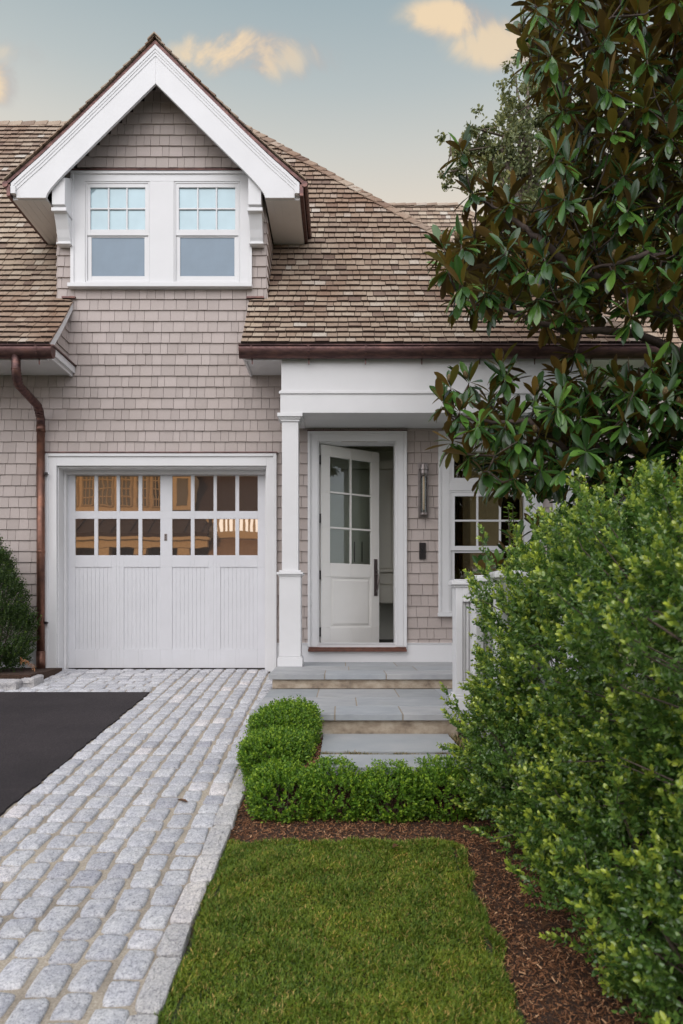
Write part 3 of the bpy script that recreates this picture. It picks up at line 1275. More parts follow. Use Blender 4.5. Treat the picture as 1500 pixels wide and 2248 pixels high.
def house_roofline():
    hx = [wx(p, 7.4) for p in (553, 678, 803, 927, 1055, 1176, 1300, 1420)]
    gutter(REND - 0.02, XHIP + 0.02, hang=hx)
    gutter(-8.2, LEND + 0.07, hang=[wx(83, 7.4), wx(83, 7.4) - 0.6])
    # gutter along the right flank
    b = MB()
    b.tube([(XHIP + 0.06, -0.74, 3.515), (XHIP + 0.06, 5.9, 3.515)], 0.066, 12)
    b.build('gutter', COPPER, house, smooth=True)
    # downspout
    dn = MB()
    xg, xw, yw = wx(35, 7.41), -3.545, -0.10
    pts = [(xg, -0.737, 3.49), (xg, -0.737, 3.33), (xg - .005, -0.71, 3.25), (xg - .02, -0.64, 3.20), (xw + .02, -0.23, 3.095), (xw + 0.005, -0.14, 3.05), (xw, yw, 2.97), (xw, yw, 2.85)]
    dn.tube(pts, 0.047, 16)
    up = dn.build('downspout_elbow', COPPER, house, smooth=True)
    for t in np.linspace(0, 1, 6):
        rb = MB()
        p = Vector(pts[1]).lerp(Vector(pts[3]), t)
        rb.tube([p + Vector((0, 0, 0.006)), p - Vector((0, 0.002, 0.006))], 0.0505, 16)
        rb.build('elbow_rib', COPPER, up, smooth=True)
        rb = MB()
        p = Vector(pts[4]).lerp(Vector(pts[6]), t)
        rb.tube([p + Vector((0, 0, 0.006)), p - Vector((0, 0.002, 0.006))], 0.0505, 16)
        rb.build('elbow_rib', COPPER, up, smooth=True)
    d2 = MB()
    d2.tube([(xw, yw, 2.86), (xw, yw, 0.02)], 0.046, 18)
    d2.tube([(xw, yw, 2.90), (xw, yw, 2.82)], 0.051, 18)
    d2.tube([(xw, yw, 1.42), (xw, yw, 1.40)], 0.049, 18)
    d2.tube([(xw, yw, 0.24), (xw, yw, -0.02)], 0.051, 18)
    d2.tube([(xw, yw, 0.03), (xw, yw, -0.02)], [0.06, 0.075], 18)
    ds = d2.build('downspout', COPPER2, house, smooth=True)
    for z in (2.33, 0.57):
        st = MB()
        st.box(xw + 0.04, xw + 0.075, yw - 0.01, yw + 0.02, z - 0.015, z + 0.015)
        st.tube([(xw + 0.06, yw - 0.02, z), (xw + 0.06, yw + 0.08, z)], 0.008, 8)
        st.build('bracket', IRON, ds)


def dormer():
    dm = part('dormer', house, (DC, 0, 4.42))
    yF, yB = -0.345, 2.0
    pr = [(0, 7.285), (0.5, 6.785), (1.0, 6.295), (1.4, 5.93), (1.73, 5.645)]
    # roof planes: underlay + cedar courses
    for sgn in (1, -1):
        k = MB()
        up = [(DC + sgn * a, z - 0.02) for a, z in pr]
        lo = [(DC + sgn * a, z - 0.065) for a, z in pr][::-1]
        # stays clear of the main roof behind
        k.prism(up + lo, 'y', yF + 0.03, 1.5)
        k.build('roof_deck', COPPER, dm)
        s = MB()
        prof = [(-(DC + a) if False else -a, z) for a, z in pr][::-1]
        slope_shingles(s, [(h, z) for h, z in prof], 0.118, lambda h, z: (yF, min(1.75, max(0.0, roof_y(z)) + 0.3)), (lambda u, h, z: (DC - h, u, z)) if sgn > 0 else (lambda u, h, z: (DC + h, u, z)), t0=0.018)
        s.build('roof_shingles', CEDAR, dm)
        e = MB()
        # copper drip edge along the eave
        e.tube([(DC + sgn * 1.715, yF + 0.01, 5.60), (DC + sgn * 1.715, 0.95, 5.60)], 0.035, 8)
        e.box(DC + sgn * 1.66, DC + sgn * 1.70, yF + 0.02, 0.98, 5.47, 5.60)
        e.build('eave_edge', COPPER, dm)
        # level soffit under the side eave
        f = MB()
        f.box(DC + sgn * (DW + 0.02), DC + sgn * 1.657, -0.262, 0.86, 5.455, 5.48)
        f.box(DC + sgn * 1.60, DC + sgn * 1.656, -0.264, 0.90, 5.40 + 0.082, 5.58)
        for q in range(1, 5):
            xx = DC + sgn * (DW + 0.02 + q * 0.085)
            f.box(xx - 0.002, xx + 0.002, -0.262, 0.86, 5.4525, 5.456)
        f.build('eave_soffit', WHITE, dm)
    c = MB()
    caps(c, [(DC, yF - 0.015, 7.275), (DC, 1.7, 7.275)], (0.7, 0, -0.7), (-0.7, 0, -0.7), 0.19, 0.11, 0.016)
    c.build('ridge_cap', CEDAR, dm)
    # bargeboard
    half_out = [(0, 7.185), (0.5, 6.695), (1.0, 6.205), (1.3, 5.915), (1.5, 5.735), (1.60, 5.645)]
    half_in = [(1.60, 5.46), (1.262, 5.46), (1.245, 5.51), (1.20, 5.575), (1.13, 5.655), (1.035, 5.755), (0, 6.775)]
    bb = MB()
    for sgn in (1, -1):
        poly = [(DC + sgn * a, z) for a, z in half_out + half_in]
        bb.prism(poly, 'y', -0.30, -0.265)
    b_o = bb.build('bargeboard', WHITE, dm, bevel=0.003)
    cr = MB()
    outer = [(0, 7.215), (0.5, 6.722), (1.0, 6.231), (1.3, 5.943), (1.5, 5.765), (1.655, 5.62)]

    def band(w0, w1, y0, y1):
        for sgn in (1, -1):
            a = [(DC + sgn * x, z - w0) for x, z in outer]
            b = [(DC + sgn * max(x, 0) , z - w1) for x, z in outer][::-1]
            cr.prism(a + b, 'y', y0, y1)
    band(0.0, 0.05, -0.3165, -0.3005)
    band(0.05, 0.085, -0.3105, -0.3005)
    band(0.085, 0.125, -0.3055, -0.3005)
    # crown returns down the foot
    for sgn in (1, -1):
        cr.box(DC + sgn * 1.601, DC + sgn * 1.655, -0.325, -0.266, 5.50, 5.585)
    cr.build('crown_moulding', WHITE, b_o)
    # sloping soffit behind the bargeboard
    sf = MB()
    for sgn in (1, -1):
        a = [(DC + sgn * x, z - 0.10) for x, z in pr[:-1]]
        b = [(DC + sgn * x, z - 0.125) for x, z in pr[:-1]][::-1]
        sf.prism(a + b, 'y', -0.262, -0.02)
    sf.build('sloping_soffit', WHITE, dm)
    # brackets
    for sgn in (1, -1):
        xc = DC + sgn * 1.135
        prof = [(-0.019, 5.03), (-0.10, 5.03), (-0.105, 5.055), (-0.088, 5.06), (-0.088, 5.075), (-0.105, 5.11), (-0.13, 5.19), (-0.17, 5.28), (-0.20, 5.34),
                (-0.225, 5.345), (-0.235, 5.37), (-0.222, 5.385), (-0.222, 5.40), (-0.255, 5.41), (-0.255, 5.72), (-0.019, 5.86)]
        k = MB()
        k.prism(prof, 'x', xc - 0.075, xc + 0.075)
        o = k.build('bracket', WHITE, dm, bevel=0.004)
        m = MB()
        m.box(xc - 0.088, xc + 0.088, -0.245, -0.019, 5.345, 5.385)
        m.build('bracket_moulding', WHITE, o, bevel=0.003)
        m = MB()
        m.box(xc - 0.085, xc + 0.085, -0.115, -0.019, 5.032, 5.05)
        m.build('bracket_moulding', WHITE, o, bevel=0.003)
    # window pair
    cs = MB()
    x0, x1, z0, z1 = wx(161), wx(552), wz(627), wz(381)
    la, lb, ra, rb = wx(190), wx(331), wx(384), wx(528)
    zt, zb = wz(403), wz(623)
    cs.box(x0, la, -0.046, -0.001, z0, z1)
    cs.box(lb, ra, -0.046, -0.001, z0, zt)
    cs.box(rb, x1, -0.046, -0.001, z0, z1)
    cs.box(la, rb, -0.046, -0.001, zt, z1)
    cs.box(la, lb, -0.046, -0.001, z0, zb)
    cs.box(ra, rb, -0.046, -0.001, z0, zb)
    cs.box(x0 - 0.012, x1 + 0.012, -0.062, -0.047, z1 - 0.035, z1)
    cs.box(x0 - 0.014, x0 + 0.028, -0.060, -0.0465, z0, z1 - 0.036)
    cs.box(x1 - 0.028, x1 + 0.014, -0.060, -0.0465, z0, z1 - 0.036)
    win = cs.build('dormer_window', WHITE, house, bevel=0.003)
    cap = MB()
    cap.box(x0 - 0.02, x1 + 0.02, -0.075, -0.001, z1 + 0.001, z1 + 0.012)
    cap.build('drip_cap', COPPER, win)
    sl = MB()
    sl.box(wx(154), wx(555), -0.09, -0.001, wz(636), wz(627.5))
    sl.build('sill', WHITE, win, bevel=0.003)
    for (a, e) in ((la, lb), (ra, rb)):
        s = MB()
        # jamb liner, upper sash, lower sash set deeper
        s.frame(a + 0.002, e - 0.002, zb + 0.002, zt - 0.002, 0.017, -0.040, -0.002)
        s.frame(a + 0.020, e - 0.020, wz(520), zt - 0.02, 0.037, -0.034, -0.002, wb=wz(507) - wz(520), wt=0.045)
        s.frame(a + 0.020, e - 0.020, zb + 0.02, wz(521), 0.048, -0.022, -0.002, wb=0.062, wt=0.012)
        g0, g1, gz0, gz1 = a + 0.057, e - 0.057, wz(507), zt - 0.065
        for k in (1, 2):
            xm = g0 + (g1 - g0) * k / 3
            s.box(xm - 0.0085, xm + 0.0085, -0.031, -0.002, gz0, gz1)
        zm = (gz0 + gz1) / 2
        s.box(g0, g1, -0.0305, -0.002, zm - 0.0085, zm + 0.0085)
        s.build('sash', WHITE, win, bevel=0.002)
        g = MB()
        g.box(g0 - .001, g1 + .001, -0.014, -0.003, gz0, gz1)
        tag(g.build('pane', BLIND, win), 'upper pane with a pale blind behind it')
        g = MB()
        g.box(a + 0.066, e - 0.066, -0.012, -0.003, zb + 0.08, wz(521) - 0.012)
        tag(g.build('pane', SCREEN, win), 'lower pane, blue grey and undivided')


def garage():
    # casing
    c = MB()
    x0, x1, zt = wx(104), wx(606.5), wz(996.5)
    c.box(x0, GX0, -0.04, -0.001, -0.01, zt)
    c.box(GX1, x1, -0.04, -0.001, -0.01, zt)
    c.box(GX0, GX1, -0.04, -0.001, GZ1, zt)
    c.box(x0 - 0.01, x0 + 0.03, -0.058, -0.041, -0.01, zt)
    c.box(x1 - 0.03, x1 + 0.01, -0.058, -0.041, -0.01, zt)
    c.box(x0 + 0.031, x1 - 0.031, -0.058, -0.041, zt - 0.04, zt)
    cs = c.build('garage_casing', WHITE, house, bevel=0.004)
    j = MB()
    yd = 0.217
    j.box(GX0 - 0.02, GX0 + 0.012, 0.0, yd + 0.05, -0.01, GZ1)
    j.box(GX1 - 0.012, GX1 + 0.02, 0.0, yd + 0.05, -0.01, GZ1)
    j.box(GX0 + 0.013, GX1 - 0.013, 0.0, yd + 0.05, GZ1 - 0.02, GZ1 + 0.01)
    j.box(GX0 + 0.013, GX0 + 0.04, 0.14, yd + 0.05, -0.01, GZ1 - 0.021)
    j.box(GX1 - 0.04, GX1 - 0.013, 0.14, yd + 0.05, -0.01, GZ1 - 0.021)
    j.box(GX0 + 0.041, GX1 - 0.041, 0.14, yd + 0.05, GZ1 - 0.06, GZ1 - 0.021)
    j.build('jamb', WHITE, cs, bevel=0.003)
    f = MB()
    f.box(x0 - 0.02, x1 + 0.02, -0.07, -0.001, zt + 0.001, zt + 0.012)
    f.build('drip_cap', COPPER, cs)
    # door
    d = WD + yd
    X = lambda p: wx(p, d)
    Z = lambda p: wz(p, d)
    g = MB()
    a, e = GX0 + 0.02, GX1 - 0.02
    zb, zt2 = 0.012, GZ1 - 0.03
    panes_x = [(165, 207), (215, 256), (263, 304), (312, 352), (378, 419), (427, 469), (476, 517), (525, 566)]
    rows = [(1043.5, 1122), (1139, 1219)]
    holes = [(X(p), X(q), Z(r1), Z(r0)) for (p, q) in panes_x for (r0, r1) in rows]
    panels = [(165, 245), (272, 352), (378, 458), (484, 565)]
    holes += [(X(p), X(q), Z(1425), Z(1245)) for p, q in panels]
    wall_boxes(g, a, e, zb, zt2, holes, yd, yd + 0.045)
    gd = g.build('garage_door', DOORW, house, bevel=0.002)
    for side in (panes_x[:4], panes_x[4:]):
        p = MB()
        for (u, v) in side:
            for (r0, r1) in rows:
                p.box(X(u) - .002, X(v) + .002, yd + 0.016, yd + 0.022, Z(r1) - .002, Z(r0) + .002)
        p.build('glazing', GGLASS, gd)
    for (u, v) in panels:
        p = MB()
        n = 9
        xa, xb = X(u) - 0.002, X(v) + 0.002
        w = (xb - xa) / n
        for k in range(n):
            p.box(xa + k * w + 0.002, xa + (k + 1) * w - 0.002, yd + 0.009, yd + 0.0123, Z(1425) - .002, Z(1245) + .002)
        p.box(xa, xb, yd + 0.0125, yd + 0.028, Z(1425) - .002, Z(1245) + .002)
        p.build('beaded_panel', DOORW, gd, bevel=0.0015)
    lk = MB()
    lk.box(X(361), X(367), yd - 0.006, yd + 0.001, Z(1187), Z(1172))
    pl = lk.build('lock_plate', PEWTER, gd, bevel=0.001)
    dt = MB()
    for zz in (1175.5, 1179.5, 1183.5):
        dt.tube([(X(364), yd - 0.0085, Z(zz)), (X(364), yd - 0.005, Z(zz))], 0.006, 8)
    dt.build('key_button', IRON, pl)
    sw = MB()
    sw.box(a, e, yd + 0.004, yd + 0.04, -0.02, 0.0115)
    sw.build('weather_seal', IRON, gd)
    fl = MB()
    fl.box(GX0 - .1, GX1 + .1, yd + 0.2, yd + 3.0, -0.05, -0.02)
    fl.build('garage_floor', DARKFLOOR, house)


def porch():
    # beam and porch ceiling
    yb0, yb1 = -0.665, -0.43
    zb, zt = 2.882, ZSOF - 0.002
    xb0, xb1 = -0.66, wx(1292, 7.485)
    b = MB()
    b.box(xb0, xb1, yb0, yb1, zb, zt)
    b.box(xb1 - 0.23, xb1, yb1 + 0.001, -0.02, zb, zt)
    b.box(xb0, xb0 + 0.23, yb1 + 0.001, -0.02, zb, zt)
    bm = b.build('porch_beam', WHITE, house, bevel=0.004)
    t = MB()
    zl = wz(863, 7.485)
    t.box(xb0 - 0.025, xb1 + 0.025, yb0 - 0.024, yb0 - 0.001, zl - 0.011, zl + 0.016)
    t.box(xb0 - 0.012, xb1 + 0.012, yb0 - 0.013, yb0 - 0.001, zl + 0.017, zl + 0.028)
    t.box(xb0 - 0.01, xb1 + 0.012, yb0 - 0.010, yb0 - 0.001, zb + 0.0, zl - 0.012)
    t.build('beam_moulding', WHITE, bm, bevel=0.003)
    c = MB()
    n = 8
    for k in range(n):
        ya = yb1 + 0.002 + k * (-yb1 - 0.022) / n
        c.box(xb0 + 0.232, xb1 - 0.232, ya, ya + (-yb1 - 0.022) / n - 0.004, zb + 0.002, zb + 0.02)
    c.build('porch_ceiling', WHITE, house)

    def column(xc):
        yc = -0.55
        m = MB()
        zc = 0.104
        def sq(h, z0, z1):
            m.box(xc - h, xc + h, yc - h, yc + h, z0, z1)
        zmid = wz(1257, 7.5)
        sq(0.1175, zc + 0.111, zmid - 0.025)
        sq(0.0905, zmid + 0.026, 2.80)
        col_ = m.build('porch_column', WHITE, house, bevel=0.004)
        m = MB()
        sq(0.137, zc, zc + 0.092)
        sq(0.128, zc + 0.0925, zc + 0.11)
        m.build('column_base', WHITE, col_, bevel=0.004)
        m = MB()
        sq(0.125, zmid - 0.044, zmid - 0.024)
        sq(0.144, zmid - 0.0235, zmid + 0.004)
        sq(0.118, zmid + 0.0045, zmid + 0.0255)
        m.build('column_moulding', WHITE, col_, bevel=0.004)
        m = MB()
        sq(0.104, 2.795, 2.82)
        sq(0.118, 2.8205, 2.84)
        sq(0.138, 2.8405, 2.8815)
        m.build('column_capital', WHITE, col_, bevel=0.004)
    column(wx(636.5, 7.46))
    column(2.47)
    # entry casing
    c = MB()
    x0, x1, zt = wx(677), wx(892), wz(948.5)
    zb = wz(1430)
    for (a, e, za, zc) in ((x0, EX0, zb + 0.055, zt), (EX1, x1, zb + 0.055, zt), (EX0, EX1, EZ1, zt)):
        c.box(a, e, -0.04, -0.001, za, zc)
    c.box(x0 - .004, x0 + 0.026, -0.056, -0.041, zb + 0.056, zt)
    c.box(x1 - 0.026, x1 + .004, -0.056, -0.041, zb + 0.056, zt)
    c.box(x0 + 0.027, x1 - 0.027, -0.056, -0.041, zt - 0.028, zt)
    for xx in (x0 + 0.036, EX0 - 0.02, EX1 + 0.012, x1 - 0.044):
        c.box(xx, xx + 0.008, -0.046, -0.0405, zb + 0.056, EZ1 if x0 + 0.05 < xx < x1 - 0.05 else zt - 0.03)
    cs = c.build('door_casing', WHITE, house, bevel=0.003)
    j = MB()
    j.box(EX0 - 0.03, EX0 + 0.006, 0.0, 0.19, EZ0 + .03, EZ1 + 0.03)
    j.box(EX1 - 0.006, EX1 + 0.03, 0.0, 0.19, EZ0 + .03, EZ1 + 0.03)
    j.box(EX0 + 0.007, EX1 - 0.007, 0.0, 0.19, EZ1 - 0.006, EZ1 + 0.03)
    j.build('jamb', WHITE, cs)
    f = MB()
    f.box(x0 - 0.01, x1 + 0.01, -0.066, -0.001, zt + 0.001, zt + 0.01)
    f.build('drip_cap', COPPER, cs)
    s = MB()
    s.box(x0, x1, -0.085, -0.027, zb, zb + 0.03)
    s.box(x0 + 0.006, x1 - 0.006, -0.075, -0.027, zb + 0.0305, zb + 0.052)
    s.box(EX0 + 0.008, EX1 - 0.008, -0.0265, 0.2, zb + 0.0, zb + 0.05)
    s.build('threshold', MAHOG, house, bevel=0.003)
    # door leaf, swung in on its left hinges
    ang = math.radians(32)
    hx_, hy_ = EX0 + 0.028, 0.06
    Wd, zb2, zt2 = 0.852, FLOORZ + 0.012, EZ1 - 0.012
    ca, sa = math.cos(ang), math.sin(ang)

    def rot(mb):
        mb.v = [(hx_ + x * ca - y * sa, hy_ + x * sa + y * ca, z) for x, y, z in mb.v]
        return mb
    st, th = 0.125, 0.045
    gz0, gz1 = wz(1236, 8.3), wz(1001, 8.25)
    pz0, pz1 = wz(1378, 8.3), wz(1266, 8.3)
    m = MB()
    holes = []
    gx0, gx1 = st, Wd - st
    cm = (gx0 + gx1) / 2
    zrow = [gz0 + (gz1 - gz0) * k / 3 for k in range(4)]
    mu = 0.011
    for k in range(3):
        for a, e in ((gx0, cm - mu), (cm + mu, gx1)):
            holes.append((a, e, zrow[k] + (mu if k else 0), zrow[k + 1] - (mu if k < 2 else 0)))
    holes.append((gx0, gx1, pz0, pz1))
    wall_boxes(m, 0, Wd, zb2, zt2, holes, 0, th)
    door = rot(m).build('front_door', ENTRYW, house, bevel=0.003)
    p = MB()
    p.box(gx0 - .002, gx1 + .002, 0.014, 0.03, pz0 - .002, pz1 + .002)
    p.frame(gx0, gx1, pz0, pz1, 0.012, 0.006, 0.0138)
    # raised field
    q = 0.05
    n0 = len(p.v)
    A = [(gx0 + 0.02, 0.0136, pz0 + 0.02), (gx1 - 0.02, 0.0136, pz0 + 0.02), (gx1 - 0.02, 0.0136, pz1 - 0.02), (gx0 + 0.02, 0.0136, pz1 - 0.02)]
    B = [(gx0 + q, 0.003, pz0 + q), (gx1 - q, 0.003, pz0 + q), (gx1 - q, 0.003, pz1 - q), (gx0 + q, 0.003, pz1 - q)]
    p.add(A + B, [(4, 5, 6, 7), (0, 1, 5, 4), (1, 2, 6, 5), (2, 3, 7, 6), (3, 0, 4, 7)])
    rot(p).build('raised_panel', ENTRYW, door)
    g = MB()
    g.box(gx0 - .002, gx1 + .002, 0.02, 0.025, gz0 - .002, gz1 + .002)
    rot(g).build('glazing', GLASS, door)
    for zz in (wz(1008), wz(1137), wz(1262), wz(1388)):
        h = MB()
        h.box(EX0 + 0.0065, EX0 + 0.026, 0.028, 0.06, zz - 0.052, zz + 0.052)
        h.tube([(EX0 + 0.017, 0.03, zz - 0.054), (EX0 + 0.017, 0.03, zz + 0.054)], 0.0095, 10)
        h.build('hinge', IRON, door)
    k = MB()
    xk = Wd - 0.058
    za, zc = wz(1308, 8.5), wz(1226, 8.5)
    k.box(xk - 0.026, xk + 0.026, -0.009, -0.0005, za, zc)
    k.box(xk - 0.017, xk + 0.017, -0.014, -0.0092, zc - 0.14, zc - 0.075)
    kk = rot(k).build('handle_plate', BRONZE, door, bevel=0.002)
    k = MB()
    k.tube([(xk, -0.008, za + 0.27), (xk + .002, -0.045, za + 0.275), (xk + .004, -0.062, za + 0.24), (xk + .004, -0.064, za + 0.18), (xk + .002, -0.05, za + 0.10), (xk, -0.03, za + 0.06), (xk, -0.012, za + 0.045)],
           [0.009, 0.009, 0.0085, 0.0085, 0.008, 0.009, 0.011], 10)
    k.tube([(xk, -0.01, za + 0.315), (xk, -0.05, za + 0.318), (xk, -0.062, za + 0.312)], [0.008, 0.01, 0.004], 8)
    rot(k).build('pull_handle', PEWTER, kk, smooth=True)
    # sitting-room window on the porch
    w = MB()
    cx0, cx1, zt, zs = wx(962.5), wx(1188), wz(948.5), wz(1345)
    ix0, ix1 = wx(985), wx(1163)
    w.box(cx0, ix0, -0.042, -0.001, zs, zt)
    w.box(ix1, cx1, -0.042, -0.001, zs, zt)
    w.box(ix0, ix1, -0.042, -0.001, wz(978), zt)
    w.box(ix0, ix1, -0.042, -0.001, wz(1078), wz(1061))
    w.box(cx0 - .006, cx0 + 0.024, -0.058, -0.043, zs, zt)
    w.box(cx1 - 0.024, cx1 + .006, -0.058, -0.043, zs, zt)
    w.box(cx0 + .025, cx1 - .025, -0.058, -0.043, zt - 0.028, zt)
    wn = w.build('porch_window', WHITE, house, bevel=0.003)
    s = MB()
    s.box(cx0 - 0.012, cx1 + 0.012, -0.075, -0.001, wz(1353.5), zs - .0005)
    s.build('sill', WHITE, wn, bevel=0.003)
    s = MB()
    s.frame(ix0 + .001, ix1 - .001, wz(1061) + .001, wz(978) - .001, 0.02, -0.035, 0.04)
    s.frame(ix0 + 0.022, ix1 - 0.022, wz(1060), wz(980), 0.04, -0.024, 0.04, wb=0.055, wt=0.06)
    s.frame(ix0 + .001, ix1 - .001, zs + .001, wz(1078) - .001, 0.02, -0.035, 0.04)
    ux0, ux1 = wx(998), wx(1147)
    s.frame(ix0 + .022, ix1 - .022, wz(1209), wz(1080), ux0 - ix0 - 0.022, -0.028, 0.04, wb=wz(1199) - wz(1209), wt=wz(1080) - wz(1090))
    s.frame(ix0 + .022, ix1 - .022, zs + .01, wz(1210), ux0 - ix0 - 0.022, -0.010, 0.04, wb=0.05, wt=0.02)
    for k in (1, 2):
        xm = ux0 + (ux1 - ux0) * k / 3
        s.box(xm - 0.011, xm + 0.011, -0.026, 0.0, wz(1199), wz(1090))
    zm = wz(1143.5)
    s.box(ux0, ux1, -0.0255, 0.0, zm - 0.011, zm + 0.011)
    s.build('sash', WHITE, wn, bevel=0.002)
    for (a, e, za, zc) in ((ux0 + .01, ux1 - .01, wz(1052), wz(995)), (ux0, ux1, wz(1199), wz(1090)), (ux0, ux1, wz(1338), wz(1210))):
        g = MB()
        g.box(a - .004, e + .004, 0.006, 0.012, za - .004, zc + .004)
        g.build('pane', WGLASS, wn)


walls()
roofs()
house_roofline()
dormer()
garage()
porch()


def rear_wing():
    """the next roof over, rising behind the right hip"""
    wg = part('rear_wing', house, (2.0, 5.2, 3.5))
    y0, yr = 3.0, 5.0
    zr = wz(449, yr + WD)
    x0, x1 = 0.2, wx(1005, yr + WD)
    d = MB()
    ze = 4.6
    def hx(z): return x1 + (zr - z) / 0.95
    d.v += [(x0, y0 - .3, ze), (hx(ze), y0 - .3, ze), (x1, yr, zr), (x0, yr, zr), (x0, 7.5, ze), (hx(ze), 7.5, ze)]
    d.f += [(0, 1, 2, 3), (1, 5, 2), (3, 2, 5, 4), (0, 3, 4)]
    d.v = [(a, b, c - .02) for a, b, c in d.v]
    d.build('roof_deck', DECK, wg)
    s = MB()
    slope_shingles(s, [(y0 - .3, ze), (yr, zr)], 0.13, lambda y, z: (x0, hx(z)), lambda u, y, z: (u, y, z))
    slope_shingles(s, [(-hx(ze), ze), (-x1, zr)], 0.13, lambda h, z: (y0 - .3 + (z - ze) / (zr - ze) * (yr - y0 + .3), 7.5 - (z - ze) / (zr - ze) * (7.5 - yr)), lambda u, h, z: (-h, u, z))
    s.build('roof_shingles', CEDAR, wg)
    c = MB()
    caps(c, [(x1, yr, zr), (x0, yr, zr)], (0, -0.7, -0.7), (0, 0.7, -0.7), 0.2, 0.12)
    caps(c, [(hx(ze), y0 - .3, ze), (x1, yr, zr)], (-0.6, -0.4, -0.5), (0.5, 0.6, -0.4), 0.2, 0.12)
    c.build('ridge_cap', CEDAR, wg)
    w = MB()
    w.box(0.4, hx(ze) - 0.3, y0, 7.2, 2.5, ze - 0.05)
    w.build('wing_wall', SIDING, wg)


rear_wing()


def interior():
    x0, x1, y1, zc = -0.75, 2.55, 1.75, 3.02
    r = MB()
    r.box(x0 - 0.1, x0, 0.165, y1 + 0.1, FLOORZ, zc)
    r.box(x0, x1, y1, y1 + 0.1, FLOORZ, zc)
    wy0, wy1, wz0, wz1 = 0.3, 1.7, FLOORZ + 0.05, 2.95        # unseen side opening added to bring daylight into the room
    r.box(x1, x1 + 0.06, 0.165, wy0, FLOORZ, zc)
    r.box(x1, x1 + 0.06, wy1, y1, FLOORZ, zc)
    r.box(x1, x1 + 0.06, wy0, wy1, FLOORZ, wz0)
    r.box(x1, x1 + 0.06, wy0, wy1, wz1, zc)
    r.box(x0, x1, 0.165, y1, zc, zc + 0.05)
    r.build('room_wall', INNER, house)
    f = MB()
    f.box(x0, x1, 0.165, y1, FLOORZ - 0.06, FLOORZ)
    f.build('room_floor', DARKFLOOR, house)
    # built-in cabinet
    yc = 1.1
    d = WD + yc
    cb = thing('built_in_cabinet', 'tall beige built-in cabinet with drawers seen inside the open door', 'cabinet', (0.5, y1 - 0.3, FLOORZ))
    X = lambda p: wx(p, d)
    Z = lambda p: wz(p, d)
    b = MB()
    b.box(-0.7, 1.75, yc + 0.02, y1 - .002, Z(1325), Z(1030))
    b.box(-0.72, 1.77, yc - 0.03, y1 - .002, Z(1030) + .001, Z(1012))
    b.build('carcass', CABINET, cb)
    xs = [-0.7, -0.24, X(786.6), 0.68, 1.2, 1.75]
    for a, e in zip(xs[:-1], xs[1:]):
        k = MB()
        k.box(a + 0.003, e - 0.003, yc, yc + 0.019, Z(1247), Z(1032))
        k.build('cabinet_door', CABINET, cb, bevel=0.002)
        for za, zc_ in ((Z(1282), Z(1259)), (Z(1323), Z(1284))):
            k = MB()
            k.box(a + 0.003, e - 0.003, yc, yc + 0.019, za, zc_)
            k.build('drawer_front', CABINET, cb, bevel=0.002)
    k = MB()
    k.box(-0.72, 1.77, yc - 0.03, yc + 0.019, Z(1256), Z(1250))
    k.build('shelf_edge', CABINET, cb, bevel=0.002)
    for xx in (X(778.5), X(795)):
        k = MB()
        k.tube([(xx, yc - 0.03, Z(1234)), (xx, yc - 0.03, Z(1190))], 0.006, 8)
        k.box(xx - .004, xx + .004, yc - 0.03, yc, Z(1232), Z(1230))
        k.box(xx - .004, xx + .004, yc - 0.03, yc, Z(1194), Z(1192))
        k.build('handle', IRON, cb)
    l = thing('ceiling_light', 'small dark bronze flush ceiling light inside the entry', 'ceiling light', (wx(866, 8.9), 8.9 - WD, 3.02))
    m = MB()
    m.lathe([(0.05, 0.0), (0.05, -0.03), (0.13, -0.05), (0.14, -0.075), (0.13, -0.08)], (wx(866, 8.9), 8.9 - WD, 3.018))
    m.build('canopy', IRON, l, smooth=True)
    m = MB()
    m.lathe([(0.128, -0.08), (0.11, -0.12), (0.07, -0.15), (0.01, -0.16)], (wx(866, 8.9), 8.9 - WD, 3.018))
    m.build('glass_bowl', simple('smoked_glass', (0.12, 0.12, 0.12), 0.2), l, smooth=True)
    # curtains behind the sitting-room window
    ct = MB()
    def cur(xa, xb, y):
        n = 40
        n0 = len(ct.v)
        for k in range(n + 1):
            xx = xa + (xb - xa) * k / n
            yy = y + 0.02 * math.sin(k * 1.3)
            ct.v += [(xx, yy, FLOORZ + 0.1), (xx, yy, 2.7)]
        for k in range(n):
            a = n0 + 2 * k
            ct.f.append((a, a + 2, a + 3, a + 1))
    cur(1.25, 1.5, 0.26)
    cur(1.95, 2.2, 0.26)
    tag(ct.build('curtain', simple('linen', (0.3, 0.25, 0.2), 0.9), smooth=True), 'dim linen curtain behind the porch window glass', 'curtain')


interior()


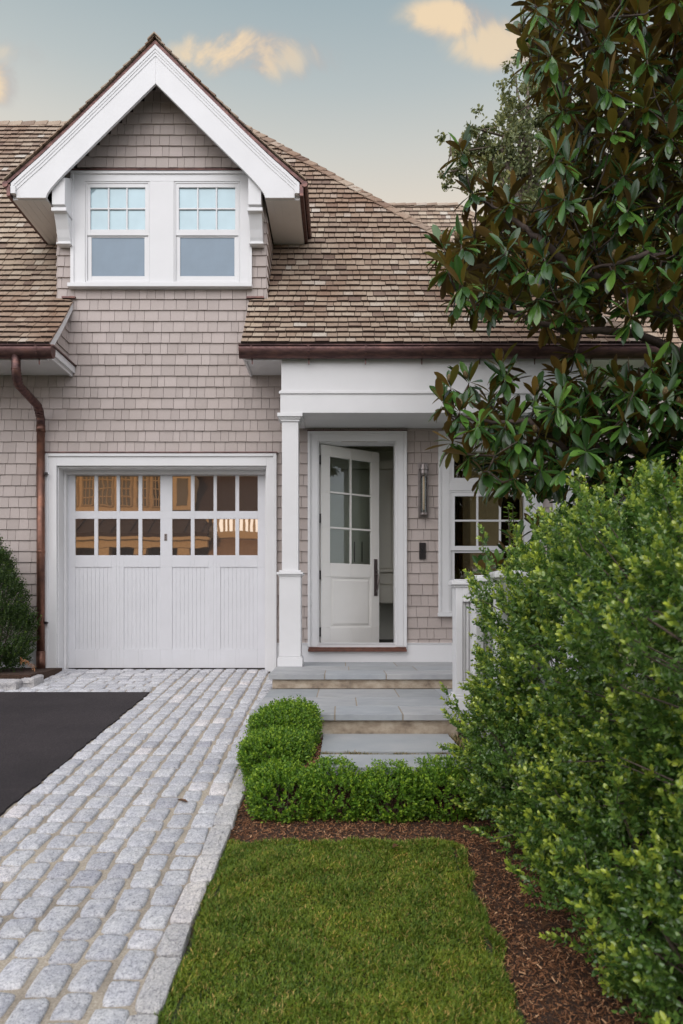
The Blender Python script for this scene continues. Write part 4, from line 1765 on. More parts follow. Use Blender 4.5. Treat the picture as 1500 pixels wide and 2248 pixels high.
def fixtures():
    y = -0.018
    xc = wx(928.5)
    l = thing('wall_lamp', 'tall bronze wall lamp with glass tube on the taupe shingles', 'wall lamp', (xc, 0, wz(1137)))
    m = MB()
    m.box(wx(917.5), wx(940), y - 0.016, y, wz(1137), wz(1017))
    m.build('backplate', PEWTER, l, bevel=0.002)
    m = MB()
    zt = wz(1022)
    yc = y - 0.075
    m.lathe([(0.035, 0), (0.04, -0.01), (0.04, -0.055), (0.058, -0.056), (0.058, -0.07), (0.044, -0.071), (0.044, -0.115), (0.036, -0.14)], (xc, yc, zt))
    m.box(xc - 0.012, xc + 0.012, yc, y - 0.0165, zt - 0.09, zt - 0.06)
    m.build('cap', PEWTER, l, smooth=False)
    m = MB()
    zb = wz(1133)
    m.lathe([(0.030, 0), (0.04, 0.004), (0.04, 0.026), (0.03, 0.03)], (xc, yc, zb))
    m.box(xc - 0.012, xc + 0.012, yc, y - 0.0165, zb + 0.01, zb + 0.03)
    m.build('collar', PEWTER, l)
    m = MB()
    m.tube([(xc, yc, zb + 0.028), (xc, yc, zt - 0.13)], 0.036, 20, cap=False)
    m.build('glass_tube', GLASS, l, smooth=True)
    m = MB()
    m.tube([(xc, yc, zb + 0.06), (xc, yc, zb + 0.07), (xc, yc, zt - 0.14)], [0.004, 0.012, 0.012], 12)
    m.build('bulb', BULB, l, smooth=True)
    for s in (-1, 1):
        m = MB()
        m.tube([(xc + s * 0.047, yc, zb + 0.01), (xc + s * 0.047, yc, zt - 0.07)], 0.004, 6)
        m.build('rod', PEWTER, l)
    d = thing('doorbell', 'dark bronze doorbell plate on shingles right of the front door', 'doorbell', (wx(927), 0, wz(1228)))
    m = MB()
    m.box(wx(920), wx(934.5), y - 0.022, y, wz(1228), wz(1192))
    m.build('plate', IRON, d, bevel=0.003)
    m = MB()
    m.tube([(wx(927), y - 0.028, wz(1209)), (wx(927), y - 0.022, wz(1209))], 0.014, 16)
    m.tube([(wx(927), y - 0.030, wz(1203)), (wx(927), y - 0.022, wz(1203))], 0.008, 12)
    m.build('button', simple('black_button', (0.01, 0.01, 0.01), 0.3), d)


fixtures()


# ------------------------------------------------------------------ steps and walk
def steps():
    st = thing('bluestone_steps', 'two broad bluestone steps with tan risers leading to the porch', 'steps', (0.1, -1.5, -0.3))
    zp, zl = 0.104, -0.042

    def slabs(b, x0, x1, y0, y1, zt, th, rows, seed):
        r = random.Random(seed)
        for (ya, yb) in rows:
            x = x0
            while x < x1 - 0.01:
                w = r.uniform(0.45, 0.85)
                xe = min(x + w, x1)
                if x1 - xe < 0.25:
                    xe = x1
                b.box(x + (0.0055 if x > x0 else 0), xe - (0.0055 if xe < x1 else 0), ya + 0.005, yb - 0.005, zt - th, zt + r.uniform(-.001, .001))
                x = xe
    b = MB()
    slabs(b, -0.708, 2.9, -1.52, -0.02, zp, 0.053, [(-1.523, -1.12), (-1.12, -0.62), (-0.62, -0.027)], 3)
    b.build('porch_tread', BLUE, st, bevel=0.003)
    b = MB()
    slabs(b, -0.685, 0.9, -3.09, -1.49, zl, 0.046, [(-3.093, -2.66), (-2.66, -2.12), (-2.12, -1.492)], 9)
    b.box(0.903, 1.3, -2.92, -1.492, zl - 0.046, zl)
    b.build('landing_tread', BLUE, st, bevel=0.003)
    g = MB()
    g.box(-0.70, 2.89, -1.51, -0.03, zp - 0.052, zp - 0.003)
    g.box(-0.677, 0.892, -3.082, -1.50, zl - 0.045, zl - 0.003)
    g.build('mortar', GROUT, st)
    r = MB()
    r.box(-0.675, 2.88, -1.487, -0.03, -0.04, zp - 0.0535)
    r.build('porch_riser', RISER, st, bevel=0.003)
    r = MB()
    r.box(-0.655, 0.87, -3.055, -1.5, -0.42, zl - 0.0465)
    r.box(0.8701, 1.28, -2.9, -1.5, -0.42, zl - 0.0465)
    r.build('landing_riser', RISER, st, bevel=0.003)
    # stepping stones
    def stone(x0, x1, y0, y1, z, label):
        b = MB()
        n = 12
        pts = []
        def edge(ax, ay, bx, by):
            for k in range(n):
                t = k / n
                pts.append((ax + (bx - ax) * t + random.uniform(-.004, .004), ay + (by - ay) * t + random.uniform(-.004, .004)))
        edge(x0, y0, x1, y0); edge(x1, y0, x1, y1); edge(x1, y1, x0, y1); edge(x0, y1, x0, y0)
        b.prism(pts, 'z', z - 0.05, z)
        tag(b.build('stepping_stone', BLUE2, bevel=0.002), label, 'stepping stone', 'bluestone stepping stones')
    stone(-0.135, 0.79, -3.69, -3.06, -0.191, 'pale bluestone slab against the lowest step riser')
    stone(-0.135, 0.78, -4.10, -3.755, -0.196, 'pale bluestone slab half hidden behind the low boxwood hedge')
    # tufts in the joint between the slabs
    V, q, t3 = BLADES(1500, -0.13, 0.82, -3.752, -3.692, 0, 0.015, 0.035, False)
    n = len(V) // 5
    V = V.reshape(n, 5, 3)
    V[:, :, 2] += (-0.215 - V[:, 0, 2])[:, None]
    t = NT('dry_tufts')
    t.set(t.ramp(t.island(), [(0, (0.06, 0.09, 0.02)), (0.45, (0.12, 0.11, 0.035)), (0.7, (0.28, 0.19, 0.08)), (1, (0.36, 0.26, 0.13))]), 0.8)
    V2, q2, t32 = BLADES(900, 0.8, 0.95, -4.0, -3.1, 0, 0.02, 0.05, False)
    m = len(V2) // 5
    V2 = V2.reshape(m, 5, 3)
    V2[:, :, 2] += (-0.215 - V2[:, 0, 2])[:, None]
    VV = np.concatenate([V.reshape(-1, 3), V2.reshape(-1, 3)])
    tag(np_mesh('dry_grass', VV, [np.concatenate([q, q2 + 5 * n]), np.concatenate([t3, t32 + 5 * n])], t.m), 'dry straw grass growing in the joints by the stepping stones', 'grass', kind='stuff')


def m_bluestone2():
    t = NT('pale_bluestone')
    n = t.noise(3, 6, 0.6)
    c = t.ramp(n, [(0.3, (0.306, 0.3217, 0.3335)), (0.55, (0.354, 0.3627, 0.368)), (0.75, (0.408, 0.4036, 0.3967))])
    t.bump(t.noise(70, 4), 0.2, 0.004)
    return t.set(c, 0.7)


BLUE2 = m_bluestone2()
steps()


# ------------------------------------------------------------------ white railing by the steps
def railing():
    rl = thing('railing', 'white wooden railing of capped fluted piers half hidden behind the big shrub', 'railing', (1.05, -3.4, -0.3))
    x0, x1 = 0.885, 1.19
    zt = 0.955
    for d, zb, x0 in ((5.28, -0.042, 0.885), (4.64, -0.2, 0.914), (4.06, -0.25, 0.94)):
        x1 = x0 + 0.3
        y0, y1 = d - WD, d - WD + 0.17
        p = MB()
        z2 = zt - 0.16
        # pier: stiles and rails round a recessed fluted field
        p.box(x0, x0 + 0.052, y0, y1, zb + 0.12, zt - 0.03)
        p.box(x1 - 0.052, x1, y0, y1, zb + 0.12, zt - 0.03)
        p.box(x0 + 0.0522, x1 - 0.0522, y0, y1, z2, zt - 0.03)
        p.box(x0 + 0.0522, x1 - 0.0522, y0, y1, zb + 0.12, zb + 0.22)
        p.box(x0 + 0.0522, x1 - 0.0522, y0 + 0.035, y1, zb + 0.2201, z2 - .0001)
        pier = p.build('pier', WHITE, rl, bevel=0.003)
        f = MB()
        n = 7
        w = (x1 - x0 - 0.104) / n
        for k in range(n):
            xa = x0 + 0.052 + k * w
            f.box(xa + 0.004, xa + w - 0.005, y0 + 0.018, y0 + 0.0345, zb + 0.222, z2 - 0.002)
        f.build('fluting', WHITE, pier, bevel=0.003)
        c = MB()
        c.box(x0 - 0.012, x1 + 0.012, y0 - 0.012, y1 + 0.012, zt - 0.0495, zt - 0.0305)
        c.box(x0 - 0.035, x1 + 0.035, y0 - 0.035, y1 + 0.035, zt - 0.03, zt)
        c.box(x0 - 0.02, x1 + 0.02, y0 - 0.02, y1 + 0.02, zt + 0.0005, zt + 0.012)
        c.box(x0 + 0.06, x1 - 0.06, y0 - 0.012, y0 - 0.0005, z2 - 0.002, z2 + 0.02)
        c.build('cap', WHITE, pier, bevel=0.004)
        b = MB()
        b.box(x0 - 0.025, x1 + 0.025, y0 - 0.025, y1 + 0.025, zb - 0.1 if zb < -0.1 else zb, zb + 0.10)
        b.box(x0 - 0.012, x1 + 0.012, y0 - 0.012, y1 + 0.012, zb + 0.1005, zb + 0.12)
        b.build('base', WHITE, pier, bevel=0.004)
    x0 = 0.90
    for ya, yb in ((4.06 - WD + 0.171, 4.64 - WD - 0.001), (4.64 - WD + 0.171, 5.28 - WD - 0.001)):
        p = MB()
        p.box(x0 + 0.12, x0 + 0.18, ya, yb, zt - 0.14, zt - 0.04)
        p.box(x0 + 0.12, x0 + 0.18, ya, yb, -0.15, -0.05)
        k = ya + 0.04
        while k < yb - 0.03:
            p.box(x0 + 0.135, x0 + 0.165, k, k + 0.03, -0.0495, zt - 0.1405)
            k += 0.075
        p.build('rail_panel', WHITE, rl, bevel=0.002)
    b = MB()
    b.prism([(-3.0, -0.07), (-2.7, -0.06), (-2.7, -0.17), (-4.1, -0.36), (-4.1, -0.26)], 'x', x0 + 0.04, x0 + 0.10)
    b.build('sloping_board', WHITE, rl, bevel=0.003)


railing()


# ------------------------------------------------------------------ vegetation tools
def nrm(a):
    return a / np.maximum(np.linalg.norm(a, axis=-1, keepdims=True), 1e-9)


def leaf_mesh_oval(pos, dirs, norm, length, width, fold=0.25):
    """two-quad oval leaves. arrays (N,3),(N,3),(N,3),(N,),(N,)"""
    n = len(pos)
    d = nrm(dirs)
    nn = nrm(norm - d * np.sum(norm * d, 1, keepdims=True))
    s = np.cross(nn, d)
    L, Wd = length[:, None], width[:, None]
    V = np.zeros((n, 6, 3))
    lift = nn * Wd * fold
    V[:, 0] = pos
    V[:, 1] = pos + d * L * 0.32 + s * Wd * 0.5 + lift
    V[:, 2] = pos + d * L * 0.72 + s * Wd * 0.42 + lift
    V[:, 3] = pos + d * L
    V[:, 4] = pos + d * L * 0.72 - s * Wd * 0.42 + lift
    V[:, 5] = pos + d * L * 0.32 - s * Wd * 0.5 + lift
    i = np.arange(n)[:, None] * 6
    return V.reshape(-1, 3), np.concatenate([i + np.array([[0, 3, 2, 1]])[:, ::-1], i + np.array([[0, 5, 4, 3]])[:, ::-1]])


def sprigs(pos, axis, L, n_pairs, leaf_l, leaf_w, spread=55, tipfrac=0.35, tipp=0.6):
    """leafy shoots: pos (N,3) base, axis (N,3) ; returns leaf arrays and tip attribute"""
    N = len(pos)
    ax = nrm(axis)
    ref = np.where(np.abs(ax[:, 2:3]) < 0.9, np.array([[0, 0, 1.0]]), np.array([[1.0, 0, 0]]))
    u = nrm(np.cross(ax, ref))
    v = np.cross(ax, u)
    P_, D_, NN, LL, WW, T = [], [], [], [], [], []
    young = (rng.uniform(0, 1, N) < tipp) * rng.uniform(0.35, 1.0, N)
    ph0 = rng.uniform(0, 6.28, N)
    for k in range(n_pairs):
        t = (k + 0.6) / n_pairs
        for h in (0, 1):
            ph = ph0 + k * math.pi / 2 * 1.06 + h * math.pi + rng.normal(0, 0.3, N)
            rad = u * np.cos(ph)[:, None] + v * np.sin(ph)[:, None]
            sp = np.radians(spread * (1 - 0.45 * t) + rng.normal(0, 10, N))[:, None]
            d = ax * np.cos(sp) + rad * np.sin(sp)
            P_.append(pos + ax * (L * t)[:, None])
            D_.append(d)
            NN.append(ax * 1.0 - rad * 0.2 + rng.normal(0, 0.25, (N, 3)))
            sc = (1.0 - 0.25 * t) * rng.uniform(0.75, 1.15, N)
            LL.append(leaf_l * sc)
            WW.append(leaf_w * sc)
            T.append(young * np.clip((t - (1 - tipfrac)) / tipfrac, 0, 1))
    # terminal pair
    return (np.concatenate(P_), np.concatenate(D_), np.concatenate(NN), np.concatenate(LL), np.concatenate(WW), np.concatenate(T))


def leafy(name, S, mat, parent):
    V, f = leaf_mesh_oval(*S[:5])
    return np_mesh(name, V, f, mat, parent, {'tip': np.repeat(S[5], 6)})


def twigs(name, pos, axis, L, r, mat, parent):
    b = MB()
    for p, a, l in zip(pos, axis, L):
        p = Vector(p)
        a = Vector(a).normalized()
        b.tube([p - a * 0.03, p + a * float(l) * 0.95], [r, r * 0.5], 4, cap=False)
    return b.build(name, mat, parent)


BOXLEAF = m_leaf('boxwood_leaf', [(0, (0.0638, 0.142, 0.01512)), (0.4, (0.1148, 0.2467, 0.02268)), (0.8, (0.1755, 0.3289, 0.0315)), (1, (0.2393, 0.3887, 0.0378))], (0.4147, 0.5681, 0.0504), 0.42)
HOLLYLEAF = m_leaf('holly_leaf', [(0, (0.06182, 0.1298, 0.02831)), (0.4, (0.106, 0.2165, 0.0409)), (0.8, (0.1678, 0.2975, 0.05663)), (1, (0.2473, 0.3787, 0.07865))], (0.6308, 0.713, 0.088), 0.24, spec=0.9)
DARKLEAF = m_leaf('dark_boxwood_leaf', [(0, (0.02, 0.042, 0.009)), (0.5, (0.042, 0.085, 0.014)), (1, (0.075, 0.135, 0.024))], (0.16, 0.24, 0.035), 0.42)


def blob_points(ells, n, lump, seed, inner=0.0, keep=None):
    """points on the outer surface of a union of ellipsoids, made lumpy. returns pos, normal"""
    r = np.random.default_rng(seed)
    out_p, out_n = [], []
    area = np.array([(e[3] * e[4] + e[4] * e[5] + e[3] * e[5]) for e in ells])
    cnt = (n * area / area.sum()).astype(int)
    for e, c in zip(ells, cnt):
        d = nrm(r.normal(0, 1, (c, 3)))
        ctr, rad = np.array(e[:3]), np.array(e[3:6])
        ex = 0.78           # squarish
        dd = np.sign(d) * np.abs(d) ** ex
        p = dd * rad
        wob = 1 + lump * (np.sin(p[:, 0:1] * 9 + ctr[0] * 7 + 2 * np.sin(p[:, 2:3] * 7)) * np.sin(p[:, 1:2] * 10 + ctr[1] * 5) + 0.7 * np.sin(p[:, 2:3] * 12 + p[:, 1:2] * 9 + ctr[1]))
        sc = 1 - inner * r.uniform(0, 1, (c, 1)) ** 1.0
        p = ctr + p * wob * sc
        nn = nrm(d / rad)
        out_p.append(p)
        out_n.append(nn)
    p, nn = np.concatenate(out_p), np.concatenate(out_n)
    # drop what lies deep inside another ellipsoid
    ok = np.ones(len(p), bool)
    for e in ells:
        q = (p - np.array(e[:3])) / np.array(e[3:6])
        ok &= ~(np.sum(np.abs(q) ** 2.4, 1) < 0.55)
    if keep is not None:
        ok &= keep(p)
    return p[ok], nn[ok]


# ------------------------------------------------------------------ low boxwoods
def low_box(name, label, ells, n, L, ll, seed, base_z, group=None):
    loc = (ells[0][0], ells[0][1], base_z)
    t = thing(name, label, 'shrub', loc, group)
    keep = lambda p: p[:, 2] > np.array([bed_z(a, b) for a, b in p[:, :2]]) - 0.0
    p, nn = blob_points(ells, int(n * 1.7), 0.05, seed, 0.16, keep)
    ax = nn * 0.75 + np.array([0, -0.05, 0.75]) + rng.normal(0, 0.36, p.shape)
    ln = rng.uniform(0.6, 1.5, len(p)) * L
    S = sprigs(p - nrm(ax) * (ln * 0.55)[:, None], ax, ln, 5, ll, ll * 0.55, 58, 0.5, 0.55)
    leafy('foliage', S, BOXLEAF, t)
    p2, n2 = blob_points([(*e[:3], *(x * 0.8 for x in e[3:6])) for e in ells], n // 2, 0.05, seed + 5, 0.3, keep)
    a2 = n2 + np.array([0, 0, 0.5])
    l2 = rng.uniform(0.7, 1.2, len(p2)) * L
    S2 = sprigs(p2, a2, l2, 4, ll, ll * 0.55, 60, 0.5, 0.0)
    leafy('inner_foliage', S2, BOXLEAF, t)
    b = MB()
    for e in ells:
        for k in range(6):
            a = random.uniform(0, 6.28)
            gx, gy = e[0] + 0.4 * e[3] * math.cos(a), e[1] + 0.4 * e[4] * math.sin(a)
            z0 = bed_z(gx, gy)
            top = Vector((e[0] + 0.8 * e[3] * math.cos(a), e[1] + 0.8 * e[4] * math.sin(a), e[2] + e[5] * random.uniform(0.1, 0.6)))
            mid = Vector((gx, gy, z0)).lerp(top, 0.5) + Vector((random.uniform(-.02, .02), random.uniform(-.02, .02), 0.02))
            b.tube([(gx, gy, z0 - 0.02), mid, top], [0.006, 0.0045, 0.002], 5)
    b.build('stem', BARK, t)
    return t


def boxwoods():
    # low hedge across the front of the walk: four plants grown together
    cx = [-0.34, -0.02, 0.30, 0.62]
    labs = ['low bright boxwood at the corner of the bed, next to the kerb', 'low bright boxwood second from the kerb in the front hedge',
            'low bright boxwood in front of the second stepping stone, middle of the hedge', 'low darker boxwood tucked against the big shrub on the right']
    for i, x in enumerate(cx):
        y = -4.13 + 0.02 * (i % 2)
        z = gz(y) - 0.03
        low_box('boxwood', labs[i], [(x, y, z + 0.115, 0.205, 0.165, 0.155), (x - 0.03, y + 0.03, z + 0.17, 0.15, 0.13, 0.11 + 0.02 * (i % 2))], 700, 0.075, 0.022, 40 + i, z, 'low boxwoods along the walk')
    # boxwoods left of the steps
    for i, (x, y, h, rx) in enumerate(((-0.42, -3.66, 0.36, 0.235), (-0.40, -3.27, 0.44, 0.245))):
        z = gz(y) - 0.03
        low_box('boxwood', ['rounded green boxwood beside the first stepping stone, left of the walk', 'taller green boxwood hiding the left end of the lower step'][i],
                [(x, y, z + h * 0.5, rx, 0.25, h * 0.5), (x + 0.05, y + 0.1, z + h * 0.70, rx * 0.8, 0.18, h * 0.30), (x - 0.05, y - 0.1, z + h * 0.66, rx * 0.75, 0.17, h * 0.30)], 1400, 0.07, 0.021, 60 + i, z, 'low boxwoods along the walk')


boxwoods()


def big_shrub():
    t = thing('holly_shrub', 'large dense green shrub with yellow green tips filling the right foreground', 'shrub', (1.75, -5.2, gz(-5.2) - 0.03))
    ells = []
    for d, X, rx, ry, top, bot in ((4.62, 1.62, 0.62, 0.5, 0.98, -0.42), (4.1, 1.62, 0.80, 0.55, 1.24, -0.45), (3.55, 1.74, 0.90, 0.6, 1.36, -0.5),
                                   (2.8, 1.80, 0.94, 0.65, 1.32, -0.6), (2.05, 1.85, 0.95, 0.6, 1.34, -0.66), (1.4, 1.95, 0.95, 0.6, 1.4, -0.7)):
        ells.append((X, d - WD, (top + bot) / 2, rx, ry, (top - bot) / 2))
    # lower masses leaning out over the mulch
    ells.append((1.29, 3.85 - WD, 0.24, 0.46, 0.34, 0.46))
    ells.append((1.09, 4.12 - WD, -0.10, 0.33, 0.30, 0.29))
    ells.append((1.13, 3.6 - WD, -0.17, 0.42, 0.36, 0.36))
    ells.append((1.25, 3.1 - WD, -0.25, 0.42, 0.40, 0.40))
    ells.append((1.24, 2.55 - WD, -0.33, 0.40, 0.40, 0.38))
    ells.append((1.25, 2.0 - WD, -0.40, 0.40, 0.40, 0.40))
    keep = lambda p: (p[:, 0] < 2.5) & (p[:, 2] > SL * p[:, 1] + 0.04)
    # plume-like branches: shoots crowd along each one and the young tips end it
    base, nb = blob_points([(*e[:3], *(q * 0.86 for q in e[3:6])) for e in ells], 3300, 0.14, 5, 0.12, keep)
    m = len(base)
    bax = nrm(nb * 0.75 + np.array([0, -0.05, 0.75]) + rng.normal(0, 0.22, base.shape))
    bl = rng.uniform(0.10, 0.26, m) * np.where(rng.uniform(0, 1, m) < 0.12, 1.35, 1.0)
    K = 9
    P_, A_, L_, Y_ = [], [], [], []
    for k in range(K):
        t_ = (k + rng.uniform(0, 1, m)) / K
        side = nrm(np.cross(bax, rng.normal(0, 1, base.shape)))
        P_.append(base + bax * (bl * t_)[:, None])
        A_.append(bax * (0.65 + 0.5 * t_)[:, None] + side * (0.85 - 0.6 * t_)[:, None])
        L_.append((0.095 - 0.035 * t_) * rng.uniform(0.7, 1.3, m))
        Y_.append(t_)
    P_.append(base + bax * bl[:, None]); A_.append(bax); L_.append(np.full(m, 0.07)); Y_.append(np.ones(m))
    p, ax, ln, yg = np.concatenate(P_), np.concatenate(A_), np.concatenate(L_), np.concatenate(Y_)
    nn = np.tile(nb, (K + 1, 1))
    S = sprigs(p, ax, ln, 5, 0.030, 0.0175, 58, 0.6, 0.9)
    yy = np.tile(np.tile(np.clip((yg - 0.12) / 0.6, 0, 1), 1), 10)
    S = (*S[:5], np.clip(S[5] * yy * 1.05, 0, 1))
    leafy('foliage', S, HOLLYLEAF, t)
    p2, n2 = blob_points([(*e[:3], *(x * 0.84 for x in e[3:6])) for e in ells], 19000, 0.05, 8, 0.2, keep)
    a2 = n2 + np.array([0, 0, 0.5]) + rng.normal(0, 0.3, p2.shape)
    l2 = rng.uniform(0.7, 1.3, len(p2)) * 0.11
    S2 = sprigs(p2, a2, l2, 6, 0.028, 0.015, 60, 0.4, 0.0)
    leafy('inner_foliage', S2, HOLLYLEAF, t)
    sel = rng.choice(len(p), 900, replace=False)
    tw = MB()
    for i in sel:
        q = Vector(p[i])
        a = Vector(ax[i]).normalized()
        tw.tube([q - Vector(nn[i]) * 0.25 - Vector((0, 0, 0.1)), q - a * 0.03, q + a * 0.05], [0.0035, 0.0022, 0.0012], 4, cap=False)
    for e in ells:
        for k in range(3):
            a = random.uniform(0, 6.28)
            g = Vector((e[0] + 0.3 * e[3] * math.cos(a), e[1] + 0.3 * e[4] * math.sin(a), 0))
            g.z = gz(g.y) - 0.05
            top = Vector((e[0] + 0.75 * e[3] * math.cos(a), e[1] + 0.75 * e[4] * math.sin(a), e[2] + e[5] * random.uniform(0, 0.7)))
            tw.tube([g, g.lerp(top, 0.5) + Vector((random.uniform(-.05, .05), 0, 0.05)), top], [0.014, 0.01, 0.004], 6)
    tw.build('branch', BARK, t)


big_shrub()


def left_shrub():
    x, y = -3.92, -0.52
    t = thing('yew_shrub', 'dark upright conical shrub in the stone edged bed by the downspout', 'shrub', (x, y, 0.0))
    ells = [(x, y, 0.45, 0.47, 0.36, 0.42), (x - 0.03, y, 0.8, 0.42, 0.33, 0.42), (x - 0.08, y, 1.12, 0.31, 0.28, 0.36), (x - 0.12, y, 1.38, 0.17, 0.17, 0.24)]
    p, nn = blob_points(ells, 4200, 0.11, 21, 0.2, lambda p: p[:, 2] > 0.08)
    ax = nn * 0.6 + np.array([0, 0, 0.95]) + rng.normal(0, 0.22, p.shape)
    ln = rng.uniform(0.6, 1.7, len(p)) * 0.11
    S = sprigs(p - nrm(ax) * (ln * 0.5)[:, None], ax, ln, 6, 0.023, 0.0155, 55, 0.4, 0.35)
    leafy('foliage', S, DARKLEAF, t)
    p2, n2 = blob_points([(*e[:3], *(q * 0.78 for q in e[3:6])) for e in ells], 3600, 0.05, 22, 0.3, lambda p: p[:, 2] > 0.08)
    S2 = sprigs(p2, n2 + np.array([0, 0, 0.7]), rng.uniform(0.7, 1.3, len(p2)) * 0.12, 5, 0.022, 0.012, 60, 0.4, 0.0)
    leafy('inner_foliage', S2, DARKLEAF, t)
    b = MB()
    for k in range(16):
        a = random.uniform(0, 6.28)
        r = random.uniform(0.15, 0.36)
        b.tube([(x + 0.06 * math.cos(a), y + 0.06 * math.sin(a), -0.02), (x + r * 0.5 * math.cos(a), y + r * 0.5 * math.sin(a), 0.35), (x + r * math.cos(a), y + r * 0.8 * math.sin(a), random.uniform(0.7, 1.1))], [0.012, 0.008, 0.003], 6)
    b.build('stem', BARK, t)
    # dead orange tips at the foot
    DEAD = simple('dead_leaf', (0.36, 0.17, 0.07), 0.8, var=0.4)
    for (cx, cy, cz, n_) in ((x + 0.53, y - 0.26, 0.17, 16), (x + 0.16, y - 0.38, 0.08, 10)):
        q = np.array([[cx + 0.16 * (k / n_ - .5), cy, cz + 0.1 * (.5 - k / n_)] for k in range(n_)])
        S3 = sprigs(q, rng.normal(0, 0.3, q.shape) + np.array([0.3, -0.2, -0.5]), np.full(len(q), 0.06), 5, 0.017, 0.01, 55, 0.4, 0)
        leafy('dead_twigs', S3, DEAD, t)
    # soil and stones round the bed
    b = MB()
    b.box(-6, -3.32, -0.86, -0.03, -0.11, 0.035)
    tag(b.build('bed_soil', SOIL), kind='structure')
    zf = lambda xx, yy: gz(yy) + 0.085
    labs = ['rough granite edging block nearest the downspout, end of the bed', 'rough granite edging block between the bed corner and the frame edge', 'pale granite edging block at the far left edge of the photo']
    for k, (cx, cy, lx, ly) in enumerate(((-3.335, -0.78, 0.15, 0.26), (-3.52, -0.965, 0.27, 0.15), (-3.80, -0.975, 0.28, 0.15), (-4.09, -0.97, 0.28, 0.15))):
        m = MB()
        cobble(m.v, m.f, cx, cy, lx, ly, zf, 0, 0, 0.012)
        m.box(cx - lx * 0.47, cx + lx * 0.47, cy - ly * 0.46, cy + ly * 0.46, gz(cy) - 0.05, gz(cy) + 0.078)
        if k < 3:
            tag(m.build('edging_stone', CURB, bevel=0.004), labs[k], 'edging stone', 'granite blocks edging the small bed')
    return


left_shrub()


# ------------------------------------------------------------------ magnolia
MAGLEAF = m_leaf('magnolia_leaf', [(0, (0.01462, 0.04056, 0.01093)), (0.35, (0.02925, 0.07351, 0.01639)), (0.7, (0.04875, 0.1166, 0.02186)), (0.9, (0.07925, 0.1775, 0.02732)), (1, (0.1341, 0.2535, 0.04099))], None, 0.22,
                 [(0, (0.08, 0.042, 0.010)), (0.35, (0.15, 0.085, 0.014)), (0.7, (0.25, 0.145, 0.02)), (1, (0.18, 0.17, 0.028))], spec=0.5, transl=0.1)


def mag_leaves(P0, A, n_up, n_down, L, seed):
    """rosettes: upright young leaves round the tip, older ones spreading and drooping"""
    r = np.random.default_rng(seed)
    pos, dr, nm, ln = [], [], [], []
    for p, a in zip(P0, A):
        a = a / np.linalg.norm(a)
        ref = np.array([0, 0, 1.0]) if abs(a[2]) < 0.9 else np.array([1.0, 0, 0])
        u = np.cross(a, ref); u /= np.linalg.norm(u)
        v = np.cross(a, u)
        nu, nd = r.integers(n_up[0], n_up[1] + 1), r.integers(n_down[0], n_down[1] + 1)
        ph = r.uniform(0, 6.28)
        for k in range(nu + nd):
            ph += 2.4 + r.normal(0, 0.25)
            young = k < nu
            sp = math.radians(r.uniform(15, 55) if young else r.uniform(60, 105))
            rad = u * math.cos(ph) + v * math.sin(ph)
            d = a * math.cos(sp) + rad * math.sin(sp)
            if not young:
                d = d + np.array([0, 0, -r.uniform(0.0, 1.5)])
            d /= np.linalg.norm(d)
            n_ = a - d * np.dot(a, d) + ((np.array([0, 0, 0.2]) + rad * 0.6) if not young else 0)
            n_ = n_ + r.normal(0, 0.15, 3)
            pos.append(p - a * (0.0 if young else r.uniform(0.0, 0.045)) + rad * 0.006)
            dr.append(d)
            nm.append(n_)
            ln.append(L * r.uniform(0.72, 1.15))
    pos, d, nn, ln = np.array(pos), nrm(np.array(dr)), np.array(nm), np.array(ln)
    N = len(pos)
    nn = nrm(nn - d * np.sum(nn * d, 1, keepdims=True))
    s = np.cross(nn, d)
    wd = ln * r.uniform(0.28, 0.35, N)
    curl = r.uniform(-0.1, 0.3, N)
    V = np.zeros((N, 14, 3))
    fr = [(0.0, 0.07), (0.14, 0.17), (0.4, 0.42), (0.66, 0.5), (0.88, 0.33)]
    # rows of left, mid, right for 4 stations, plus base and tip
    V[:, 0] = pos
    idx = 1
    for t, w in fr[1:]:
        c = pos + d * (ln * t)[:, None] - nn * (ln * curl * t * t)[:, None]
        lift = nn * (wd * w * 0.32)[:, None]
        V[:, idx] = c - s * (wd * w)[:, None] + lift
        V[:, idx + 1] = c
        V[:, idx + 2] = c + s * (wd * w)[:, None] + lift
        idx += 3
    V[:, 13] = pos + d * ln[:, None] - nn * (ln * curl)[:, None]
    i = np.arange(N)[:, None] * 14
    q, t3 = [], []
    t3 += [i + np.array([[0, 2, 1]]), i + np.array([[0, 3, 2]])]
    for k in range(3):
        b = 1 + 3 * k
        q += [i + np.array([[b, b + 1, b + 4, b + 3]]), i + np.array([[b + 1, b + 2, b + 5, b + 4]])]
    t3 += [i + np.array([[10, 11, 13]]), i + np.array([[11, 12, 13]])]
    return V.reshape(-1, 3), [np.concatenate(q)[:, ::-1], np.concatenate(t3)[:, ::-1]]


def inpoly(x, y, poly):
    c = False
    j = len(poly) - 1
    for i in range(len(poly)):
        if (poly[i][1] > y) != (poly[j][1] > y) and x < (poly[j][0] - poly[i][0]) * (y - poly[i][1]) / (poly[j][1] - poly[i][1]) + poly[i][0]:
            c = not c
        j = i
    return c


